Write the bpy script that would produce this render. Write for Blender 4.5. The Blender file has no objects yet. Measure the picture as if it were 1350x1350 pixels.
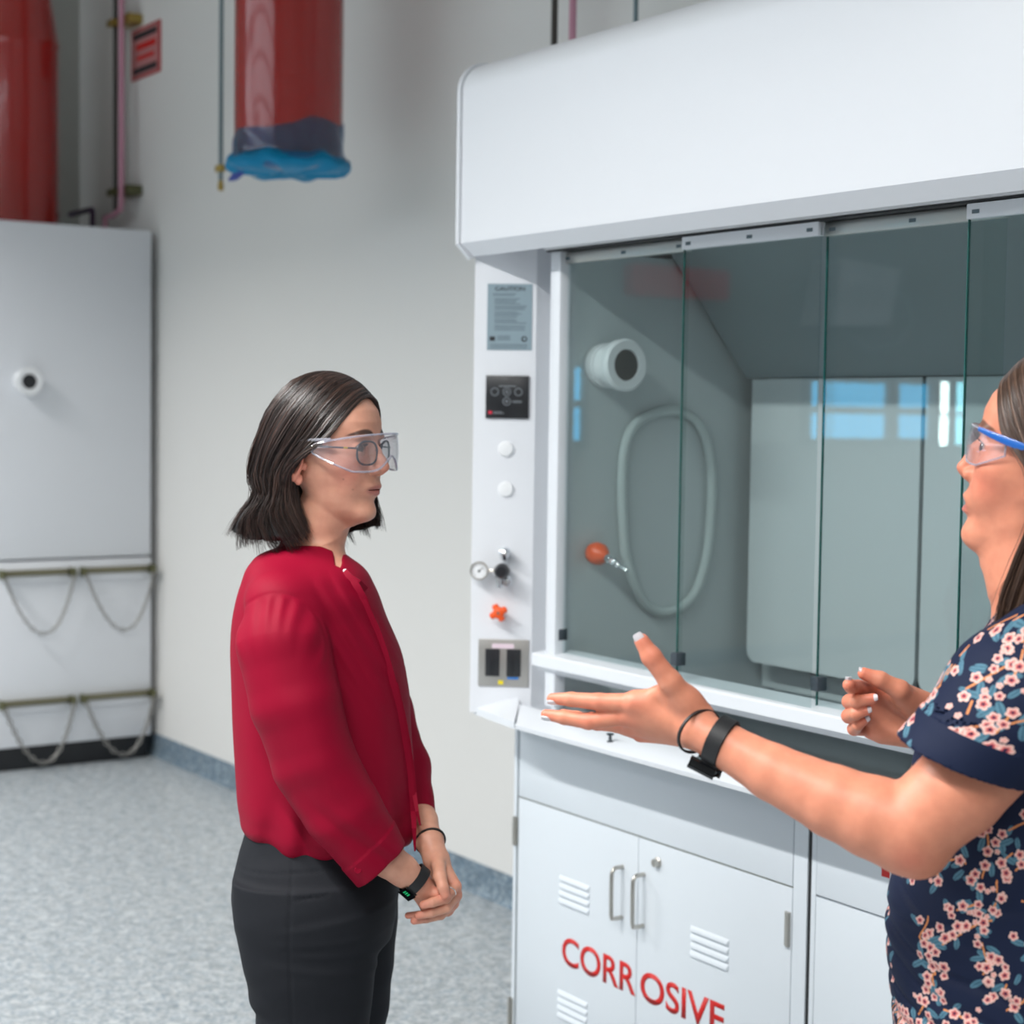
import bpy, bmesh, math, random
import numpy as np
from mathutils import Vector, Matrix
random.seed(7); RNG = np.random.default_rng(11)
SC = bpy.context.scene; COL = SC.collection
# ------------------------------------------------------------------ camera
CP = np.array([0., 0., 1.6]); YAW, PITCH, ROLL, FPX = 0.59863049, 0.05636408, 0.01376937, 2308.785
_cy, _sy = math.cos(YAW), math.sin(YAW)
CW = np.array([-_cy*math.cos(PITCH), _sy*math.cos(PITCH), -math.sin(PITCH)])
_r = np.array([_sy, _cy, 0.]); _u = np.cross(_r, CW)
CR = _r*math.cos(ROLL) + _u*math.sin(ROLL); CU = -_r*math.sin(ROLL) + _u*math.cos(ROLL)
cam = bpy.data.cameras.new('camera'); cam.sensor_width = 36; cam.lens = FPX/1350*36
cam.clip_start = 0.05; cam.clip_end = 100
camo = bpy.data.objects.new('camera', cam); COL.objects.link(camo)
camo.matrix_world = Matrix([[CR[0], CU[0], -CW[0], CP[0]], [CR[1], CU[1], -CW[1], CP[1]], [CR[2], CU[2], -CW[2], CP[2]], [0, 0, 0, 1]])
SC.camera = camo
cam.dof.use_dof = True; cam.dof.focus_distance = 2.55; cam.dof.aperture_fstop = 5.0
def ray(x, y): return CW + CR*(x-675)/FPX - CU*(y-675)/FPX
def at(x, y, ax, val):
    d = ray(x, y); i = 'XYZ'.index(ax); return CP + d*(val-CP[i])/d[i]

# ------------------------------------------------------------------ tags and objects
def tag(o, label=None, cat=None, group=None, kind=None):
    if label: o['label'] = label
    if cat: o['category'] = cat
    if group: o['group'] = group
    if kind: o['kind'] = kind
    return o
def thing(name, label, cat, loc=(0, 0, 0), group=None):
    o = bpy.data.objects.new(name, None); COL.objects.link(o); o.location = loc; o.empty_display_size = .1
    return tag(o, label, cat, group)
def link(name, me, mat=None, parent=None):
    o = bpy.data.objects.new(name, me); COL.objects.link(o)
    if mat is not None:
        for m in (mat if isinstance(mat, (list, tuple)) else [mat]): me.materials.append(m)
    if parent is not None:
        # vertices are given in world space: shift them into the parent's frame
        off = Vector((0, 0, 0)); p = parent
        while p is not None: off += p.location; p = p.parent
        me.transform(Matrix.Translation(-off)); o.parent = parent
    return o
def mesh_np(V, Q, smooth=True):
    me = bpy.data.meshes.new('m'); V = np.asarray(V, dtype=np.float32); Q = np.asarray(Q, dtype=np.int32)
    k = Q.shape[1]; n = len(Q)
    me.vertices.add(len(V)); me.vertices.foreach_set('co', V.ravel())
    me.loops.add(n*k); me.loops.foreach_set('vertex_index', Q.ravel())
    me.polygons.add(n); me.polygons.foreach_set('loop_start', np.arange(0, n*k, k, dtype=np.int32))
    me.update(calc_edges=True); me.validate()
    if smooth: me.polygons.foreach_set('use_smooth', np.ones(len(me.polygons), dtype=bool))
    return me
def set_col(me, C):
    a = me.color_attributes.new('Col', 'FLOAT_COLOR', 'POINT')
    C = np.asarray(C, dtype=np.float32); C = np.concatenate([C, np.ones((len(C), 1), np.float32)], 1)
    a.data.foreach_set('color', C.ravel())

class MB:                                   # collects shapes, builds ONE mesh
    def __init__(s): s.bm = bmesh.new()
    def box(s, x0, x1, y0, y1, z0, z1, bev=0, seg=2):
        r = bmesh.ops.create_cube(s.bm, size=1)
        for v in r['verts']:
            v.co = Vector(((x0+x1)/2+v.co.x*(x1-x0), (y0+y1)/2+v.co.y*(y1-y0), (z0+z1)/2+v.co.z*(z1-z0)))
        if bev > 0:
            es = list({e for v in r['verts'] for e in v.link_edges})
            bmesh.ops.bevel(s.bm, geom=es, offset=bev, segments=seg, affect='EDGES', profile=.5)
        return s
    def prism(s, pts, d, close=True):       # pts: list of 3-D points of a planar polygon, extruded by vector d
        d = Vector(d); a = [s.bm.verts.new(Vector(p)) for p in pts]; b = [s.bm.verts.new(Vector(p)+d) for p in pts]
        n = len(a); s.bm.faces.new(a[::-1]); s.bm.faces.new(b)
        for i in range(n): s.bm.faces.new((a[i], a[(i+1) % n], b[(i+1) % n], b[i]))
        return s
    def tube(s, pts, r, n=12, cap=True, closed=False):
        P = [Vector(p) for p in pts]; rs = r if isinstance(r, (list, tuple)) else [r]*len(P); rings = []
        prev = None; N = len(P)
        for i, p in enumerate(P):
            if closed: t = (P[(i+1) % N]-P[i-1])
            else: t = (P[min(i+1, N-1)]-P[max(i-1, 0)])
            t.normalize()
            if prev is None:
                a = Vector((0, 0, 1)) if abs(t.z) < .9 else Vector((1, 0, 0)); x = t.cross(a).normalized()
            else: x = (prev-t*prev.dot(t)).normalized()
            prev = x; y = t.cross(x)
            rings.append([s.bm.verts.new(p+(x*math.cos(2*math.pi*k/n)+y*math.sin(2*math.pi*k/n))*rs[i]) for k in range(n)])
        for i in range(N if closed else N-1):
            A, B = rings[i], rings[(i+1) % N]
            for k in range(n): s.bm.faces.new((A[k], A[(k+1) % n], B[(k+1) % n], B[k]))
        if cap and not closed: s.bm.faces.new(rings[0][::-1]); s.bm.faces.new(rings[-1])
        return s
    def lathe(s, c, ax, prof, n=32):        # prof: (distance along ax, radius)
        c = Vector(c); ax = Vector(ax).normalized(); a = Vector((0, 0, 1)) if abs(ax.z) < .9 else Vector((1, 0, 0))
        x = ax.cross(a).normalized(); y = ax.cross(x); rings = []
        for h, r in prof:
            rings.append([s.bm.verts.new(c+ax*h+(x*math.cos(2*math.pi*k/n)+y*math.sin(2*math.pi*k/n))*max(r, 1e-5)) for k in range(n)])
        for i in range(len(rings)-1):
            for k in range(n): s.bm.faces.new((rings[i][k], rings[i][(k+1) % n], rings[i+1][(k+1) % n], rings[i+1][k]))
        s.bm.faces.new(rings[0][::-1]); s.bm.faces.new(rings[-1])
        return s
    def build(s, name, mat, parent=None, smooth=True, auto=35):
        bmesh.ops.recalc_face_normals(s.bm, faces=s.bm.faces[:])
        me = bpy.data.meshes.new(name); s.bm.to_mesh(me); s.bm.free()
        if smooth:
            me.polygons.foreach_set('use_smooth', np.ones(len(me.polygons), dtype=bool))
            me.set_sharp_from_angle(angle=math.radians(auto))
        return link(name, me, mat, parent)

# ------------------------------------------------------------------ materials
MATS = {}
def mat(name, col=(.8, .8, .8), rough=.5, metal=0, spec=.5, bump=None, coat=0, trans=0, alpha=1, emis=None, es=0, sss=0, sheen=0):
    m = bpy.data.materials.new(name); m.use_nodes = True; nt = m.node_tree; b = nt.nodes['Principled BSDF']
    b.inputs['Base Color'].default_value = (*col, 1); b.inputs['Roughness'].default_value = rough; b.inputs['Metallic'].default_value = metal
    b.inputs['Specular IOR Level'].default_value = spec; b.inputs['Coat Weight'].default_value = coat
    if sss:
        b.inputs['Subsurface Weight'].default_value = sss; b.inputs['Subsurface Radius'].default_value = (1, .35, .2); b.inputs['Subsurface Scale'].default_value = .008
    if sheen: b.inputs['Sheen Weight'].default_value = sheen; b.inputs['Sheen Roughness'].default_value = .4
    if emis: b.inputs['Emission Color'].default_value = (*emis, 1); b.inputs['Emission Strength'].default_value = es
    if bump:
        sc, st, dist = bump[:3]
        tc = nt.nodes.new('ShaderNodeTexCoord'); mp = nt.nodes.new('ShaderNodeMapping'); nz = nt.nodes.new('ShaderNodeTexNoise'); bp = nt.nodes.new('ShaderNodeBump')
        nz.inputs['Scale'].default_value = sc; nz.inputs['Detail'].default_value = 4; bp.inputs['Strength'].default_value = st; bp.inputs['Distance'].default_value = dist
        if len(bump) > 3: mp.inputs['Scale'].default_value = bump[3]
        nt.links.new(tc.outputs['Object'], mp.inputs[0]); nt.links.new(mp.outputs[0], nz.inputs['Vector']); nt.links.new(nz.outputs[0], bp.inputs['Height']); nt.links.new(bp.outputs[0], b.inputs['Normal'])
    MATS[name] = m; return m
def vcol(m):                                # base colour from the mesh's own colour attribute
    nt = m.node_tree; a = nt.nodes.new('ShaderNodeAttribute'); a.attribute_name = 'Col'
    nt.links.new(a.outputs['Color'], nt.nodes['Principled BSDF'].inputs['Base Color']); return m
def clear(name, tint, refl_rough=.02, ior=1.5, gain=1.0, fog=0.0, fogc=(.8, .8, .85)):
    # thin clear sheet: see-through with a real fresnel reflection on each face
    m = bpy.data.materials.new(name); m.use_nodes = True; nt = m.node_tree; nt.nodes.clear()
    o = nt.nodes.new('ShaderNodeOutputMaterial'); tr = nt.nodes.new('ShaderNodeBsdfTransparent'); gl = nt.nodes.new('ShaderNodeBsdfGlossy')
    fr = nt.nodes.new('ShaderNodeFresnel'); mx = nt.nodes.new('ShaderNodeMixShader'); mu = nt.nodes.new('ShaderNodeMath'); mu.operation = 'MULTIPLY'; mu.use_clamp = True
    mu.inputs[1].default_value = gain; fr.inputs[0].default_value = ior
    gm = nt.nodes.new('ShaderNodeNewGeometry'); io = nt.nodes.new('ShaderNodeMath'); io.operation = 'MULTIPLY_ADD'
    # seen from inside the sheet the fresnel must not flip to total reflection
    io.inputs[1].default_value = (1/ior-ior); io.inputs[2].default_value = ior
    nt.links.new(gm.outputs['Backfacing'], io.inputs[0]); nt.links.new(io.outputs[0], fr.inputs[0])
    tr.inputs[0].default_value = (*tint, 1); gl.inputs['Color'].default_value = (1, 1, 1, 1); gl.inputs['Roughness'].default_value = refl_rough
    nt.links.new(fr.outputs[0], mu.inputs[0]); nt.links.new(mu.outputs[0], mx.inputs[0]); nt.links.new(tr.outputs[0], mx.inputs[1]); nt.links.new(gl.outputs[0], mx.inputs[2])
    if fog > 0:
        df = nt.nodes.new('ShaderNodeBsdfDiffuse'); df.inputs[0].default_value = (*fogc, 1); m2 = nt.nodes.new('ShaderNodeMixShader'); m2.inputs[0].default_value = fog
        nt.links.new(mx.outputs[0], m2.inputs[1]); nt.links.new(df.outputs[0], m2.inputs[2]); nt.links.new(m2.outputs[0], o.inputs[0])
    else: nt.links.new(mx.outputs[0], o.inputs[0])
    return m

# ------------------------------------------------------------------ implicit modelling (used for bodies, hands, clothes)
def rc(p, a, b, ra, rb):
    a = np.asarray(a); ab = np.asarray(b)-a; h = np.clip(((p-a)@ab)/max(ab@ab, 1e-9), 0, 1)
    return np.linalg.norm(p-a-h[:, None]*ab, axis=1)-(ra+(rb-ra)*h)
def ell(p, c, r, M=None):
    q = p-np.asarray(c); r = np.asarray(r)
    if M is not None: q = q@M
    k0 = np.linalg.norm(q/r, axis=1); k1 = np.linalg.norm(q/(r*r), axis=1)+1e-9
    return k0*(k0-1)/k1
def smin(a, b, k):
    h = np.clip(.5+.5*(b-a)/k, 0, 1); return b+(a-b)*h-k*h*(1-h)
def smax(a, b, k): return -smin(-a, -b, k)
def chain(p, pts, rs, k=.006):
    f = None
    for i in range(len(pts)-1):
        g = rc(p, pts[i], pts[i+1], rs[i], rs[i+1]); f = g if f is None else smin(f, g, k)
    return f
def nets(fn, lo, hi, h, lip=1.6):
    lo = np.asarray(lo, float); hi = np.asarray(hi, float); B = 12
    n = (np.ceil((hi-lo)/h/B).astype(int))*B+1
    V = np.ones(n, np.float32); nb = (n-1)//B
    I = np.stack(np.meshgrid(*[np.arange(k) for k in nb], indexing='ij'), -1).reshape(-1, 3)
    cen = lo+(I*B+B/2)*h; fc = fn(cen); hd = B*h*.5*math.sqrt(3)
    g = np.arange(B+1); off = np.stack(np.meshgrid(g, g, g, indexing='ij'), -1).reshape(-1, 3)
    neg = fc < -hd*lip
    for i in I[neg]: V[i[0]*B:i[0]*B+B+1, i[1]*B:i[1]*B+B+1, i[2]*B:i[2]*B+B+1] = -1
    act = I[np.abs(fc) <= hd*lip]
    for s in range(0, len(act), 60):
        blk = act[s:s+60]; idx = (blk[:, None, :]*B+off[None]).reshape(-1, 3); val = fn(lo+idx*h)
        V[idx[:, 0], idx[:, 1], idx[:, 2]] = val
    S = V < 0
    c = np.zeros(tuple(n-1), np.int8)
    for a in (0, 1):
        for b in (0, 1):
            for d in (0, 1): c += S[a:n[0]-1+a, b:n[1]-1+b, d:n[2]-1+d]
    cells = np.argwhere((c > 0) & (c < 8)); acc = np.zeros((len(cells), 3)); cnt = np.zeros(len(cells))
    cor = [(a, b, d) for a in (0, 1) for b in (0, 1) for d in (0, 1)]
    for i in range(8):
        for j in range(i+1, 8):
            e = np.array(cor[j])-np.array(cor[i])
            if abs(e).sum() != 1: continue
            A = cells+cor[i]; Bc = cells+cor[j]; va = V[A[:, 0], A[:, 1], A[:, 2]]; vb = V[Bc[:, 0], Bc[:, 1], Bc[:, 2]]
            m = (va < 0) != (vb < 0); t = np.where(m, va/np.where(m, va-vb, 1), 0)
            acc[m] += (A+e*t[:, None])[m]; cnt[m] += 1
    P = lo+acc/cnt[:, None]*h
    for _ in range(2):                      # pull vertices onto the surface
        f0 = fn(P); e = h*.3; G = np.stack([(fn(P+np.eye(3)[k]*e)-f0)/e for k in range(3)], 1)
        st = f0[:, None]*G/np.maximum((G*G).sum(1), .2)[:, None]; ln = np.linalg.norm(st, axis=1, keepdims=True)
        P = P-st*np.minimum(1, h*.6/np.maximum(ln, 1e-9))
    vid = -np.ones(tuple(n-1), np.int32); vid[cells[:, 0], cells[:, 1], cells[:, 2]] = np.arange(len(cells))
    Q = []
    for ax in range(3):
        o1, o2 = [(1, 2), (2, 0), (0, 1)][ax]
        sl = [slice(None)]*3; s2 = [slice(None)]*3; sl[ax] = slice(0, n[ax]-1); s2[ax] = slice(1, n[ax])
        ch = S[tuple(sl)] != S[tuple(s2)]; E = np.argwhere(ch)
        E = E[(E[:, o1] > 0) & (E[:, o2] > 0) & (E[:, o1] < n[o1]-1) & (E[:, o2] < n[o2]-1)]
        d1 = np.zeros(3, int); d1[o1] = 1; d2 = np.zeros(3, int); d2[o2] = 1
        q = np.stack([vid[tuple((E-x).T)] for x in (d1*0, d1, d1+d2, d2)], 1)
        ins = S[tuple(E.T)]; q[~ins] = q[~ins][:, ::-1]; Q.append(q)
    Q = np.concatenate(Q); Q = Q[(Q >= 0).all(1)]
    return P, Q
def join_np(parts):
    V, Q, C, o = [], [], [], 0
    for v, q, c in parts: V.append(v); Q.append(q+o); C.append(c); o += len(v)
    return np.concatenate(V), np.concatenate(Q), np.concatenate(C)

class Frame:                                # a person's own frame: u to the side, v away, z up
    def __init__(s, px, d):
        s.G = CP+ray(px, 540)*d; n = np.array([ray(px, 540)[0], ray(px, 540)[1], 0]); s.n = n/np.linalg.norm(n)
        s.e = np.array([s.n[1], -s.n[0], 0]); s.G[2] = 0
        s.M = np.stack([s.e, s.n, np.array([0, 0, 1.])], 1)     # columns
        s.pm = FPX/d
    def P(s, x, y, v=0.):                   # world point at offset v
        d = ray(x, y); t = (v+(s.G-CP)@s.n)/(d@s.n); return CP+d*t
    def L(s, p): return (p-s.G)@s.M
    def W(s, q): return s.G+np.asarray(q)@s.M.T
    def loft(s, rows, pw=2.0):              # rows: y, xleft, xright, vcentre, vhalf
        T = []
        for y, xl, xr, vc, vh in rows:
            a = s.L(s.P(xl, y, vc)); b = s.L(s.P(xr, y, vc)); T.append(((a[2]+b[2])/2, (a[0]+b[0])/2, (b[0]-a[0])/2, vc, vh, 0))
        T = np.array(sorted(T)); zz = T[:, 0]; g = np.linspace(zz[0], zz[-1], 400)
        cols = []
        for k in range(1, 5):
            y = T[:, k]; m = np.gradient(y, zz); i = np.clip(np.searchsorted(zz, g)-1, 0, len(zz)-2); hh = zz[i+1]-zz[i]; t = (g-zz[i])/hh
            cols.append((2*t**3-3*t**2+1)*y[i]+(t**3-2*t**2+t)*hh*m[i]+(-2*t**3+3*t**2)*y[i+1]+(t**3-t**2)*hh*m[i+1])
        def f(p):
            q = s.L(p); z = np.clip(q[:, 2], zz[0], zz[-1]); uc, uh, vc, vh = [np.interp(z, g, c) for c in cols]
            uh = np.maximum(uh, .004); vh = np.maximum(vh, .004)
            du = np.abs(q[:, 0]-uc)/uh; dv = np.abs(q[:, 1]-vc)/vh
            k = (du**pw+dv**pw)**(1/pw); d2 = (k-1)*np.minimum(uh, vh)
            # distance correction for narrow direction
            k1 = np.sqrt((du/uh)**2+(dv/vh)**2)+1e-6; d3 = k*(k-1)/k1; d2 = np.where(k > .3, d3, d2)
            dz = np.maximum(zz[0]-q[:, 2], q[:, 2]-zz[-1]); return np.maximum(d2, dz)
        return f
# ------------------------------------------------------------------ heads
def lin(c): 
    c = np.asarray(c, float)/255.; return np.where(c <= .04045, c/12.92, ((c+.055)/1.055)**2.4)
HT = np.array([  # z, front x, back x, half width, centre x
 (-.118, .050, .040, .004, .045), (-.110, .068, .036, .014, .052), (-.102, .0805, .028, .024, .044), (-.090, .0855, .010, .036, .032), (-.075, .0850, -.012, .0460, .020), (-.055, .0860, -.040, .0545, .008),
 (-.035, .0880, -.070, .0635, 0.), (-.015, .0880, -.082, .068, -.002), (.005, .0870, -.090, .071, -.004), (.025, .0850, -.095, .072, -.008), (.040, .0895, -.097, .073, -.012), (.060, .0900, -.096, .0735, -.015),
 (.080, .0840, -.090, .070, -.015), (.098, .0710, -.077, .0600, -.012), (.112, .0520, -.058, .045, -.008), (.121, .0300, -.035, .028, -.004), (.126, .004, -.008, .004, 0)])
_g = np.linspace(HT[0, 0], HT[-1, 0], 300)
def _sm(y):
    v = np.interp(_g, HT[:, 0], y); k = np.exp(-np.linspace(-2, 2, 13)**2); k /= k.sum(); return np.convolve(np.pad(v, 6, mode='edge'), k, 'valid')
HC = [_sm(HT[:, i]) for i in range(1, 5)]
def skull(q, grow=0.):
    z = np.clip(q[:, 2], HT[0, 0], HT[-1, 0]); xf, xb, w, xc = [np.interp(z, _g, c) for c in HC]
    fr = q[:, 0] > xc; rx = np.where(fr, xf-xc, xc-xb); rx = np.maximum(rx, .004); w = np.maximum(w, .004)
    pw = np.where(fr, np.interp(z, [-.11, -.08, -.05, -.015, .05, .1], [1.95, 1.85, 1.85, 2.1, 2.35, 2.1]), 2.1)
    a = np.abs(q[:, 0]-xc)/rx; b = np.abs(q[:, 1])/w; k = (a**pw+b**pw+1e-12)**(1/pw); k1 = np.sqrt((a/rx)**2+(b/w)**2)+1e-6
    d = np.where(k > .3, k*(k-1)/k1, (k-1)*np.minimum(rx, w)); dz = np.maximum(HT[0, 0]-q[:, 2], q[:, 2]-HT[-1, 0]); return np.maximum(d, dz)-grow
EYE = np.array([.0705, .0315, .0150])
_a = math.radians(13); LIDR = np.array([[math.cos(_a), -math.sin(_a), 0], [math.sin(_a), math.cos(_a), 0], [0, 0, 1]])
def mirror(q):
    m = q.copy(); m[:, 1] = np.abs(m[:, 1]); return m
def head_sdf(q, mouth=0., nose=1.0, chin=1.0, neck=((-.018, 0, -.05), (-.045, 0, -.20), .050, .054), full=0., earz=0., under=None, earx=0.):
    m = mirror(q)
    f = skull(q)
    f = smin(f, rc(q, *neck[:2], neck[2], neck[3]), .014)
    if under: f = smin(f, rc(q, *under), .03)
    f = smin(f, ell(m, (.052, .040, -.008), (.026, .022, .020)), .022)                 # cheekbone
    f = smin(f, ell(m, (.0590, .027, -.040), (.020+full, .018+full, .022)), .02)        # soft cheek
    f = smin(f, ell(q, (.070*chin, 0, -.093), (.0185, .019, .0145)), .014)             # chin
    f = smin(f, ell(m, (.0785, .022, .0355), (.0105, .022, .0065)), .012)              # brow ridge
    f = smax(f, -ell(m, (.094, .0335, .0150), (.0150, .0190, .0122)), .012)           # eye socket
    # eyelids: a shell round the eyeball, opened as an almond
    e = m-EYE; lid = np.linalg.norm(e, axis=1)-.0138
    e = e@LIDR; op = ell(e, (.013, .0005, .0005), (.014, .0124, .0054)); lid = smax(lid, -op, .0015)
    f = smin(f, lid, .004); f = np.maximum(f, -ell(e, (.013, .0005, .0005), (.013, .0120, .0050)))
    # nose
    N = nose
    f = smin(f, chain(q, [(.0815, 0, .027), (.0915, 0, .011), (.1030*N, 0, -.004), (.1105*N, 0, -.0145)], [.0065, .0072, .0082, .0088], .006), .009)
    f = smin(f, rc(q, (.074, 0, .024), (.0885*N, 0, -.0165), .0085, .0125), .008)
    f = smin(f, ell(m, (.0965*N, .0110, -.0205), (.0110, .0068, .0078)), .005)
    f = smin(f, ell(q, (.0975*N, 0, -.0225), (.013, .0055, .008)), .006)
    f = smax(f, -ell(m, (.0995*N, .0068, -.0295), (.0058, .0034, .0040)), .0025)
    # mouth
    f = smin(f, ell(m, (.0810, 0, -.050), (.0130, .027, .017)), .012)
    op = mouth
    f = smin(f, ell(m, (.0835, .004, -.0480+op*.3), (.0125, .0205, .0048)), .0045)
    f = smin(f, ell(q, (.0825, 0, -.0600-op*.7), (.0130, .0190, .0055)), .0045)
    f = smax(f, -ell(q, (.1000, 0, -.0538-op*.2), (.0215, .0240, .0008+op*.45)), .0018)
    f = smax(f, -ell(q, (.1005, 0, -.0400), (.0060, .0022, .0060)), .003)              # philtrum
    # ear
    m = m-np.array([earx, 0, earz])
    ca, sa = math.cos(.25), math.sin(.25); R = np.array([[ca, 0, sa], [0, 1, 0], [-sa, 0, ca]])
    R2 = R@np.array([[math.cos(.35), -math.sin(.35), 0], [math.sin(.35), math.cos(.35), 0], [0, 0, 1]])
    ear = ell(m, (-.010, .0765, .004), (.0185, .0065, .0310), R2)
    ear = smax(ear, -ell(m, (-.006, .0835, .007), (.0115, .0065, .0210), R2), .003)
    ear = smin(ear, ell(m, (-.004, .0745, -.022), (.0075, .0045, .0100)), .005)
    ear = smin(ear, ell(m, (.006, .0740, 0), (.0050, .0040, .0070)), .003)
    f = smin(f, ear, .004)
    return f
def head_col(q, skin, lip, brow, tan=.0, browz=.0400, lipw=.74, op=0.):
    m = mirror(q); n = len(q); C = np.tile(lin(skin), (n, 1))
    def mixc(w, c): 
        nonlocal C
        C = C*(1-w[:, None])+lin(c)*w[:, None]
    s = lambda x: 1/(1+np.exp(-np.clip(x, -30, 30)))
    ck = np.exp(-(((m[:, 0]-.062)/.025)**2+((m[:, 1]-.045)/.022)**2+((q[:, 2]+.022)/.024)**2)); red = np.array(skin)*np.array([1.02, .82, .84]); mixc(ck*.55, np.clip(red, 0, 255))
    nt = np.exp(-(((q[:, 0]-.112)/.014)**2+((m[:, 1])/.014)**2+((q[:, 2]+.018)/.014)**2)); mixc(nt*.4, np.clip(red, 0, 255))
    er = s((m[:, 1]-.0735)/.0012)*s((.012-np.abs(q[:, 0]+.008)+.012)/.003); mixc(er*.5, np.clip(red, 0, 255))
    zz_ = (q[:, 2]+.0538+op*.2)/np.where(q[:, 2] > -.0538, .0080+op*.3, .0100+op*.9); lw = s((1-zz_**2-(m[:, 1]/.0235)**2)*7)*s((q[:, 0]-.078)/.0012); mixc(lw*lipw, lip)
    bx = (m[:, 1]-.033)/.0205; bz = (q[:, 2]-(browz+.0035-.0055*(bx+.1)**2))/(.0042*(1-.35*bx)); bw = s((1-np.sqrt(bx**4+bz**2))*10)*(q[:, 0] > .04); mixc(bw*.95, brow)
    ln = np.abs(ell((m-EYE)@LIDR, (.013, .0005, .0005), (.014, .0128, .0060))); lash = np.exp(-(ln/.0011)**2)*(m[:, 2] > EYE[2]-.0005)*(q[:, 0] > .07)*(np.abs(m[:, 1]-EYE[1]) < .017); mixc(lash*.9, (38, 26, 22))
    return C
class Head:
    def __init__(s, O, F, roll=0.):         # O: world origin, F: facing (unit), head turned and tilted
        F = np.asarray(F, float); F /= np.linalg.norm(F); L = np.cross([0, 0, 1], F); L /= np.linalg.norm(L); U = np.cross(F, L)
        s.M = np.stack([F, L, U], 1); s.O = np.asarray(O, float)
    def L(s, p): return (p-s.O)@s.M
    def W(s, q): return s.O+np.asarray(q)@s.M.T
def eye_mesh(hd, side, iris, gaze=0.):
    c = EYE*np.array([1, side, 1]); V, Q, Cc = [], [], []; nu, nv = 48, 32
    for i in range(nv+1):
        a = math.pi*i/nv
        for j in range(nu):
            b = 2*math.pi*j/nu; d = np.array([math.cos(a), math.sin(a)*math.cos(b), math.sin(a)*math.sin(b)]); r = .0118+(.0007 if a < .42 else 0)
            V.append(c+d*r); Cc.append(lin((14, 12, 12)) if a < .22 else lin(iris) if a < .50 else lin((188, 178, 174)))  # white of the eye darkened to paint in shadow
    for i in range(nv):
        for j in range(nu): Q.append((i*nu+j, i*nu+(j+1) % nu, (i+1)*nu+(j+1) % nu, (i+1)*nu+j))
    g = np.array([[math.cos(gaze), -math.sin(gaze), 0], [math.sin(gaze), math.cos(gaze), 0], [0, 0, 1]]); V = c+(np.array(V)-c)@g.T
    return hd.W(V), np.array(Q), np.array(Cc)

# ------------------------------------------------------------------ hair: strands swept along guide curves
def catmull(P, t):
    P = np.asarray(P, float); n = len(P)-1; x = np.clip(t, 0, 1)*n; i = np.minimum(x.astype(int), n-1); f = (x-i)[..., None]
    p0 = P[np.maximum(i-1, 0)]; p1 = P[i]; p2 = P[i+1]; p3 = P[np.minimum(i+2, n)]
    return .5*((2*p1)+(-p0+p2)*f+(2*p0-5*p1+4*p2-p3)*f**2+(-p0+3*p1-3*p2+p3)*f**3)
def hair_pts(guides, s, t):                 # s, t arrays of equal shape
    G = np.asarray(guides, float); ng = len(G); k = 33; tt = np.linspace(0, 1, k)
    C = np.stack([catmull(g, tt) for g in G])                  # ng,k,3
    x = np.clip(s, 0, 1)*(ng-1); i = np.minimum(x.astype(int), ng-2); f = (x-i)
    y = np.clip(t, 0, 1)*(k-1); j = np.minimum(y.astype(int), k-2); g = (y-j)[..., None]
    def row(a): return C[a, j]*(1-g)+C[a, j+1]*g
    a0, a1, a2, a3 = row(np.maximum(i-1, 0)), row(i), row(i+1), row(np.minimum(i+2, ng-1)); f = f[..., None]
    return .5*((2*a1)+(-a0+a2)*f+(2*a0-5*a1+4*a2-a3)*f**2+(-a0+3*a1-3*a2+a3)*f**3)
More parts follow.
